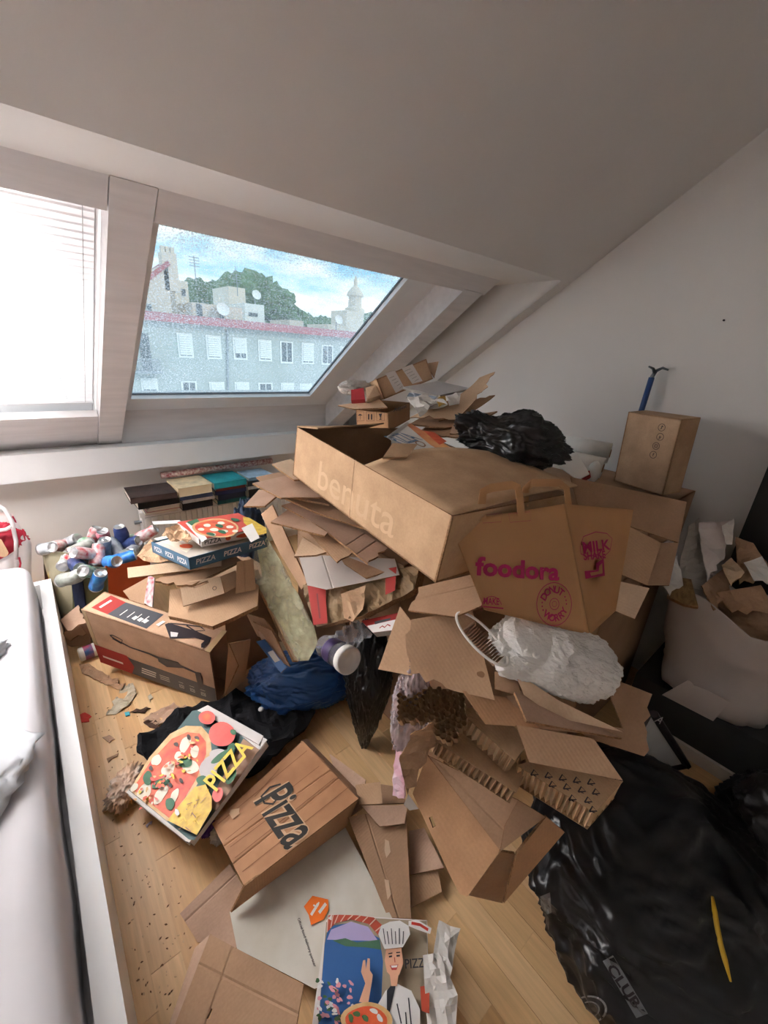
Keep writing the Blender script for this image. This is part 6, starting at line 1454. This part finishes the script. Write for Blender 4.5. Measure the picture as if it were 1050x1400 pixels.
# honeycomb packing slabs
M_hc = kraft('honeycomb_paper', (180, 142, 100), 12); M_hl = kraft('honeycomb_light', (204, 168, 124), 13)
def slab_wall(mb, a, b, h, amp, n, out):
    """a cut face of honeycomb: upright strips zigzagging between a and b"""
    P = []
    for i in range(n + 1):
        p = a.lerp(b, i / n) + out * (amp if i % 2 else -amp); P += [p, p + h]
    mb.add(P, [[2 * i, 2 * i + 2, 2 * i + 3, 2 * i + 1] for i in range(n)], 0)
    Q = [p - out * .0015 for p in P]; mb.add(Q, [[2 * i + 1, 2 * i + 3, 2 * i + 2, 2 * i] for i in range(n)], 0)
def honeycomb(name, top, hgt, label, cells, prints=None, light=True):
    """top: outline of the upper liner (points); cells = zigzag count per edge"""
    t = thing(name, top[0] - Vector((0, 0, hgt)), label, 'packing slab'); top = [Vector(p) for p in top]; n = (top[1] - top[0]).cross(top[2] - top[0]).normalized()
    if n.z < 0: n = -n
    k = len(top); cen = sum(top, Vector()) / k
    MB().slab(top, .002, side=cen + n).build('liner', M_hc, t); MB().slab([p - n * hgt for p in top], .002, side=cen + n).build('liner', M_hc, t)
    for i in range(k):
        if not cells[i]: continue
        a, b = top[i], top[(i + 1) % k]; out = (b - a).cross(n).normalized()
        if out.dot((a + b) / 2 - cen) < 0: out = -out
        w = MB(); slab_wall(w, a - n * hgt - out * .006, b - n * hgt - out * .006, n * hgt, .006, cells[i], out); w.build('cell_wall', M_hl if light else M_hc, t)
        w = MB(); slab_wall(w, a - n * hgt - out * .02, b - n * hgt - out * .02, n * hgt, .006, cells[i], out); w.build('cell_wall', M_hc, t)
    return t, n
tA = [PZ(706, 1046, .605), PZ(814, 1111, .60), PZ(852, 1068, .615)]; nA = (tA[1] - tA[0]).cross(tA[2] - tA[0]).normalized(); tA.append(onto(728, 1040, tA[0], nA))
ha, n_ = honeycomb('honeycomb_slab', tA, .072, 'kraft honeycomb slab with rows of printed triangle symbols', (28, 12, 0, 0))
fh = Frame(tA[0], tA[1] - tA[0], tA[2] - tA[0]).facing(); A = Art(fh, 450, 850, 2.333)
for i, (u, v) in enumerate([(655, 482), (700, 490), (745, 498), (790, 506), (835, 512), (712, 520), (758, 528), (805, 538), (850, 545), (775, 565), (825, 572), (840, 602)]):
    q = [(u - 12, v + 8), (u - 2, v - 9), (u + 12, v + 6), (u - 12, v + 8)]; A.line(q, .003, 0); A.line([(u - 2, v + 10), (u + 6, v + 12)], .002, 0)
A.build('printed_symbols', ha, [M_pk])
tB = [PZ(628, 972, .675), PZ(704, 1040, .645), PZ(724, 1012, .65), PZ(666, 962, .68)]
honeycomb('honeycomb_slab', tB, .058, 'second honeycomb slab with open fluted front beside the printed one', (20, 6, 0, 6))
tC = [PZ(594, 1012, .615), PZ(706, 1084, .575), PZ(720, 1052, .575), PZ(620, 985, .61)]
honeycomb('honeycomb_slab', tC, .045, 'ragged dark honeycomb strip lowest of the slabs', (30, 0, 0, 6), light=False)
# torn slab with open hexagon cells
hx = thing('torn_honeycomb', D(590, 975, 1.0), 'torn honeycomb piece with open hexagon cells beside the clear bag', 'packing slab')
o_, u_, v_ = D(553, 947, 1.05), D(630, 944, 1.03), D(590, 1005, .975); fx = Frame(o_, u_ - o_, v_ - o_).facing()
outl = [fx.pix(*p) for p in [(545, 950), (600, 938), (632, 943), (641, 978), (622, 1014), (596, 1009), (590, 982), (542, 984)]]
def inside(a, b):
    r_ = False; n = len(outl)
    for i in range(n):
        x1, y1 = outl[i]; x2, y2 = outl[(i + 1) % n]
        if (y1 > b) != (y2 > b) and a < (x2 - x1) * (b - y1) / (y2 - y1) + x1: r_ = not r_
    return r_
R_ = .0085; cell_mb = MB(); xs = [p[0] for p in outl]; ys = [p[1] for p in outl]
i = 0; a = min(xs)
while a < max(xs):
    b = min(ys) + (R_ * .866 if i % 2 else 0)
    while b < max(ys):
        if inside(a, b):
            j = .002 * math.sin(a * 900 + b * 700)
            P = [fx.p(a + R_ * .97 * math.cos(k * math.pi / 3) + j, b + R_ * .8 * math.sin(k * math.pi / 3), h + .006 * nz((a, b, 0), 25)) for h in (-.035, .004) for k in range(6)]
            cell_mb.add(P, [[k, (k + 1) % 6, 6 + (k + 1) % 6, 6 + k] for k in range(6)])
        b += R_ * 1.6
    a += R_ * 1.5; i += 1
o = cell_mb.build('hexagon_cells', M_hc, hx); o['kind'] = 'stuff'
print_ = MB(); print_.add([fx.p(p[0], p[1], -.036) for p in outl], [list(range(len(outl)))]); print_.build('liner', KIN, hx)
board('ripped_liner', [(545, 1036, 1.02), (560, 1000, 1.0), (590, 984, 1.0), (602, 1010, .98), (570, 1060), (556, 1082)], 'crumpled kraft liner hanging below the torn honeycomb', K2, thick=.002, fn=crumple(.012, 18, 7), cell=.014, torn=(0, 3, 4), cat='paper')
# clear bag with pink print
film2 = clear_film('milky_film', (214, 196, 200), .5, .25)
lumpy('clear_bag', D(560, 975, 1.12), (.05, .05, .17), 'milky clear plastic bag with pink print squeezed beside the honeycomb', film2, 'bag', 61, folds=.14, fine=.05, aniso=(1.2, 1.2, .5))
board('pink_packet', [(536, 1088, 1.14), (541, 1026, 1.12), (560, 1035, 1.08), (552, 1092)], 'pink and white plastic packet below the clear bag', [mat('pink_print', sr(216, 160, 176), .4, color2=sr(226, 218, 222), scale=16)] * 2, thick=.006, fn=crumple(.008, 18, 9), cell=.012, cat='packet')
board('white_receipt', [(552, 1100, 1.14), (558, 1086, 1.12), (572, 1106, 1.12), (560, 1108)], 'white paper tip below the pink packet', [WHITEB, WHITEB], thick=.001, cat='paper')
# open carton leaning at the foot of the heap
lc = thing('leaning_carton', D(640, 1200, 1.12), 'open brown carton leaning at the foot of the heap', 'cardboard box')
fr_ = board('carton_wall', [(564, 1085, 1.12), (584, 1032, 1.13), (684, 1163, 1.00), (639, 1226), (628, 1222), (612, 1190)], '', K5, parent=lc, thick=.006,
            holes=([(450 + q[0] / 2.333, 850 + q[1] / 2.333) for q in ((318, 625), (328, 620), (340, 652), (330, 658))],))
board('carton_wall', [(586, 1034, 1.13), (708, 1094, 1.02), (684, 1163, 1.00), (640, 1106)], '', KIN, parent=lc, thick=.006, creases=(((600, 1045), (694, 1140)),))
board('carton_wall', [(708, 1094, 1.02), (746, 1117, 1.00), (684, 1164, .995), (690, 1130)], '', K2, parent=lc, thick=.006)
board('flap', [(684, 1165, .995), (704, 1168, 1.00), (687, 1235, 1.08), (640, 1224)], '', K2, parent=lc, thick=.006)
board('flap', [(707, 1167, .995), (747, 1117, 1.00), (772, 1138, 1.03), (689, 1235)], '', K5, parent=lc, thick=.006)

# ================================================================== wall side near: bench, white bag, board, black bags
M_anth = mat('anthracite_front', sr(58, 58, 58), .6, var=.04); M_strip = mat('pale_plinth', sr(218, 208, 198), .6)
bn = thing('storage_bench', (2.04, -0.3, 0), 'low anthracite storage bench with pale plinth along the wall', 'bench')
MB().box(1.85, 2.245, -1.0, 0.34, .055, .245).build('bench_body', M_anth, bn); MB().box(1.835, 2.245, -1.0, 0.35, 0, .055).build('plinth', M_strip, bn)
tag(MB().box(2.19, 2.235, -0.9, .225, .25, 1.75).build('dark_panel', mat('black_panel', sr(30, 30, 32), .5)), 'tall black panel standing on the bench against the wall', 'panel')
M_wsack = mat('white_sack', sr(206, 194, 186), .75, var=.05, scale=5, bump=.35, bscale=9)
ws = open_bag('waste_sack', (2.0, .09, 0), .165, .21, .44, 'big white soft sack on the bench filled with waste paper', M_wsack, 14, (-.03, .02), 1.12, sq=.75, z0=.247, amp=.12)
MB().slab([PX(905, 950, 1.84), PX(975, 986, 1.83), PX(998, 960, 1.83), PX(940, 930, 1.845)], .004).build('loose_corner', M_wsack, ws)
MB().tube([PX(893, 800, 1.86), PX(897, 770, 1.9), PX(908, 745, 1.93), PX(918, 735, 1.95), PX(914, 760, 1.93), PX(905, 790, 1.9)], .012, 8).build('handle_loop', M_wsack, ws, True)
fil = [([(926, 790, 1.62), (940, 720, 1.66), (955, 708, 1.66), (975, 800, 1.58), (962, 830)], GREYB, 'grey folded carton standing in the white sack', .006), ([(955, 715, 1.62), (998, 712, 1.62), (990, 760, 1.58), (968, 795)], mat('print_slip', sr(222, 214, 210), .5, color2=sr(206, 190, 186), scale=12), 'white printed paper pouch in the white sack', .004),
       ([(985, 720, 1.60), (1002, 710, 1.60), (1000, 745, 1.57), (992, 745)], WHITEB, 'curled white paper loop at the rim of the sack', .003), ([(1005, 735, 1.58), (1030, 742, 1.55), (1062, 790, 1.48), (1010, 800)], KIN, 'dark brown board leaning in the white sack', .006),
       ([(986, 775, 1.56), (1000, 762, 1.57), (1018, 785, 1.50), (1000, 802)], K3, 'bright tan bent board in the white sack', .006), ([(980, 810, 1.53), (1040, 800, 1.48), (1060, 838, 1.44), (1000, 838)], K2, 'wide brown board across the white sack', .006),
       ([(1016, 770, 1.50), (1040, 762, 1.50), (1062, 800, 1.44), (1030, 795)], WHITEB, 'white crumpled paper at the far rim of the sack', .004), ([(900, 790, 1.60), (925, 760, 1.64), (935, 800, 1.58), (915, 815)], WHITEB, 'white paper folded over inside the sack rim', .004),
       ([(960, 800, 1.56), (992, 775, 1.58), (1000, 815, 1.52), (975, 835)], KIN, 'torn dark brown board in the middle of the sack', .006)]
for i, (q, m, lb, th_) in enumerate(fil): board('waste_board' if m in (K2, K3, KIN, GREYB) else 'waste_paper', q, lb, [m, EDGE if m in (K2, K3, KIN) else m], thick=th_, cat='cardboard' if m in (K2, K3, KIN, GREYB) else 'paper', fn=crumple(.012, 14, i), cell=.02, torn=(2,))
tb = board('striped_bundle', [(912, 815, 1.60), (922, 788, 1.62), (945, 792, 1.59), (955, 830, 1.54), (935, 826)], 'tan striped paper roll at the front of the white sack', [mat('tan_bundle', sr(150, 122, 80), .7, color2=sr(110, 84, 50), scale=30, stretch=(3, 3, .3)), EDGE], thick=.03, cat='paper')
lumpy('crumpled_paper', (1.98, .09, .60), (.14, .19, .10), 'crumpled brown paper filling the white sack', KIN, 'paper', 65, folds=.16, fine=.05)
wbz = [(853, 1062, .13, 'z'), (938, 1045, .13, 'z'), (893, 975, .45, 'z'), (880, 1000)]
wbo = board('framed_board', wbz, 'white board with black frame leaning behind the cardboard', [mat('board_white', sr(226, 224, 220), .4), M_anth], thick=.012, cat='whiteboard')
fwb, pwb = BOARD[wbo.name]
mbf = MB(); mbf.tube([pwb[2] + fwb.n * .004, pwb[1] + fwb.n * .004], .014, 6); mbf.build('frame_rail', M_pk, wbo)
MB().tube([pwb[1] + fwb.n * .004, pwb[0] + fwb.n * .004], .010, 6).build('frame_rail', M_pk, wbo)
A = Art(fwb); A.fr = Frame(fwb.o + fwb.n * .019, fwb.u, fwb.v); A.text('A', (898, 982), (906, 986), (904, 979), 0); A.build('lettering', wbo, [M_pw])
def bagform(q, d): return [q[0], q[1], q[2] if q[2] > 0 else q[2] * .9]
RSAX = ((.86, .51, 0), (-.51, .86, 0), (0, 0, 1))
sk1 = lumpy('refuse_sack', (1.13, .02, .14), (.36, .34, .20), 'big black refuse sack with white print below the honeycomb', M_bin, 'bag', 71, ax=RSAX, folds=.055, fine=.012, sub=6, flat_z=.003, aniso=(1.5, .35, 1.2), power=.9, amp=.10)
sk2 = lumpy('refuse_sack', (1.615, -.29, .14), (.19, .24, .20), 'black refuse sack with round white print beside the bench', M_bin, 'bag', 72, ax=RSAX, folds=.06, fine=.012, sub=6, flat_z=.003, aniso=(1.4, .5, 1), power=.9, amp=.10)
from mathutils.bvhtree import BVHTree
def skin(o):
    return BVHTree.FromPolygons([o.matrix_basis @ v.co for v in o.data.vertices], [list(p.vertices) for p in o.data.polygons])
sk1.matrix_basis = Matrix.Translation(sk1.location); sk2.matrix_basis = Matrix.Translation(sk2.location)
def cling(tree, px, py, off=.004):
    r = ray(px, py).normalized(); h = tree.ray_cast(EYE, r)
    return None if h[0] is None else h[0] - r * off
def print_on(o, name, polys, m, off=.004):
    t = skin(o); mb = MB()
    for poly in polys:
        P = [cling(t, a, b, off) for a, b in poly]
        if all(p is not None for p in P): mb.add(P, [list(range(len(P)))])
    if mb.f: mb.build(name, m, o)
def words_px(body, p0, p1, h, bold=.01):
    v, f = text_pts(body, 1.0, bold); xs = [q[0] for q in v]; ys = [q[1] for q in v]; L_ = math.hypot(p1[0] - p0[0], p1[1] - p0[1]); ux, uy = (p1[0] - p0[0]) / L_, (p1[1] - p0[1]) / L_
    kx = L_ / (max(xs) - min(xs)); ky = h / (max(ys) - min(ys)); mx, my = (p0[0] + p1[0]) / 2, (p0[1] + p1[1]) / 2; x0, y0 = (max(xs) + min(xs)) / 2, (max(ys) + min(ys)) / 2
    q = [(mx + (x - x0) * kx * ux + (y - y0) * ky * uy, my + (x - x0) * kx * uy - (y - y0) * ky * ux) for x, y in v]
    return [[q[i] for i in g] for g in f]
M_bp = mat('sack_print', sr(120, 122, 124), .5)
def gridq(a, b, c, d, n=7):
    L_ = lambda u, v: tuple(a[k] * (1 - u) * (1 - v) + b[k] * u * (1 - v) + c[k] * u * v + d[k] * (1 - u) * v for k in (0, 1))
    return [[L_(i / n, j / n), L_((i + 1) / n, j / n), L_((i + 1) / n, (j + 1) / n), L_(i / n, (j + 1) / n)] for i in range(n) for j in range(n)]
print_on(sk1, 'printed_label', gridq((824, 1314), (838, 1306), (886, 1386), (870, 1392)), M_bp)
print_on(sk1, 'label_lettering', words_px('CLUB', (834, 1320), (872, 1376), 13, .03), M_pk, .006)
print_on(sk1, 'printed_mark', gridq((738, 1226), (752, 1220), (754, 1248), (742, 1252), 4), M_bp)
print_on(sk1, 'round_print', [[(806 + r0 * math.cos(t), 1380 + r0 * .8 * math.sin(t)), (806 + r1 * math.cos(t), 1380 + r1 * .8 * math.sin(t)), (806 + r1 * math.cos(t + .2), 1380 + r1 * .8 * math.sin(t + .2)), (806 + r0 * math.cos(t + .2), 1380 + r0 * .8 * math.sin(t + .2))]
                              for r0, r1 in ((21, 24), (12, 14)) for t in [i * .2 for i in range(32)]], M_bp)
print_on(sk2, 'round_print', [[(996 + 19 * math.cos(t), 1206 + 23 * math.sin(t)), (996 + 24 * math.cos(t), 1206 + 28 * math.sin(t)), (996 + 24 * math.cos(t + .2), 1206 + 28 * math.sin(t + .2)), (996 + 19 * math.cos(t + .2), 1206 + 23 * math.sin(t + .2))] for t in [i * .2 for i in range(32)]], M_bp)
_t1, _t2 = skin(sk1), skin(sk2)
yb = [c for c in (cling(_t1, a, b, .006) or cling(_t2, a, b, .006) for a, b in ((974, 1226), (977, 1245), (980, 1265), (985, 1290), (991, 1312), (999, 1342))) if c is not None]
tag(MB().tube(yb, [.003] + [.0055] * (len(yb) - 2) + [.002], 6).build('yellow_band', mat('yellow_plastic', sr(190, 150, 24), .5), None, True), 'yellow plastic band between the black refuse sacks', 'band')

# nail left in the wall
_nl = PX(990, 438, XR)
tag(MB().tube([_nl + Vector((.002, 0, 0)), _nl - Vector((.008, 0, 0))], .004, 8).build('wall_nail', M_pk), 'small dark nail left in the bare wall above the reaching tool', 'nail')
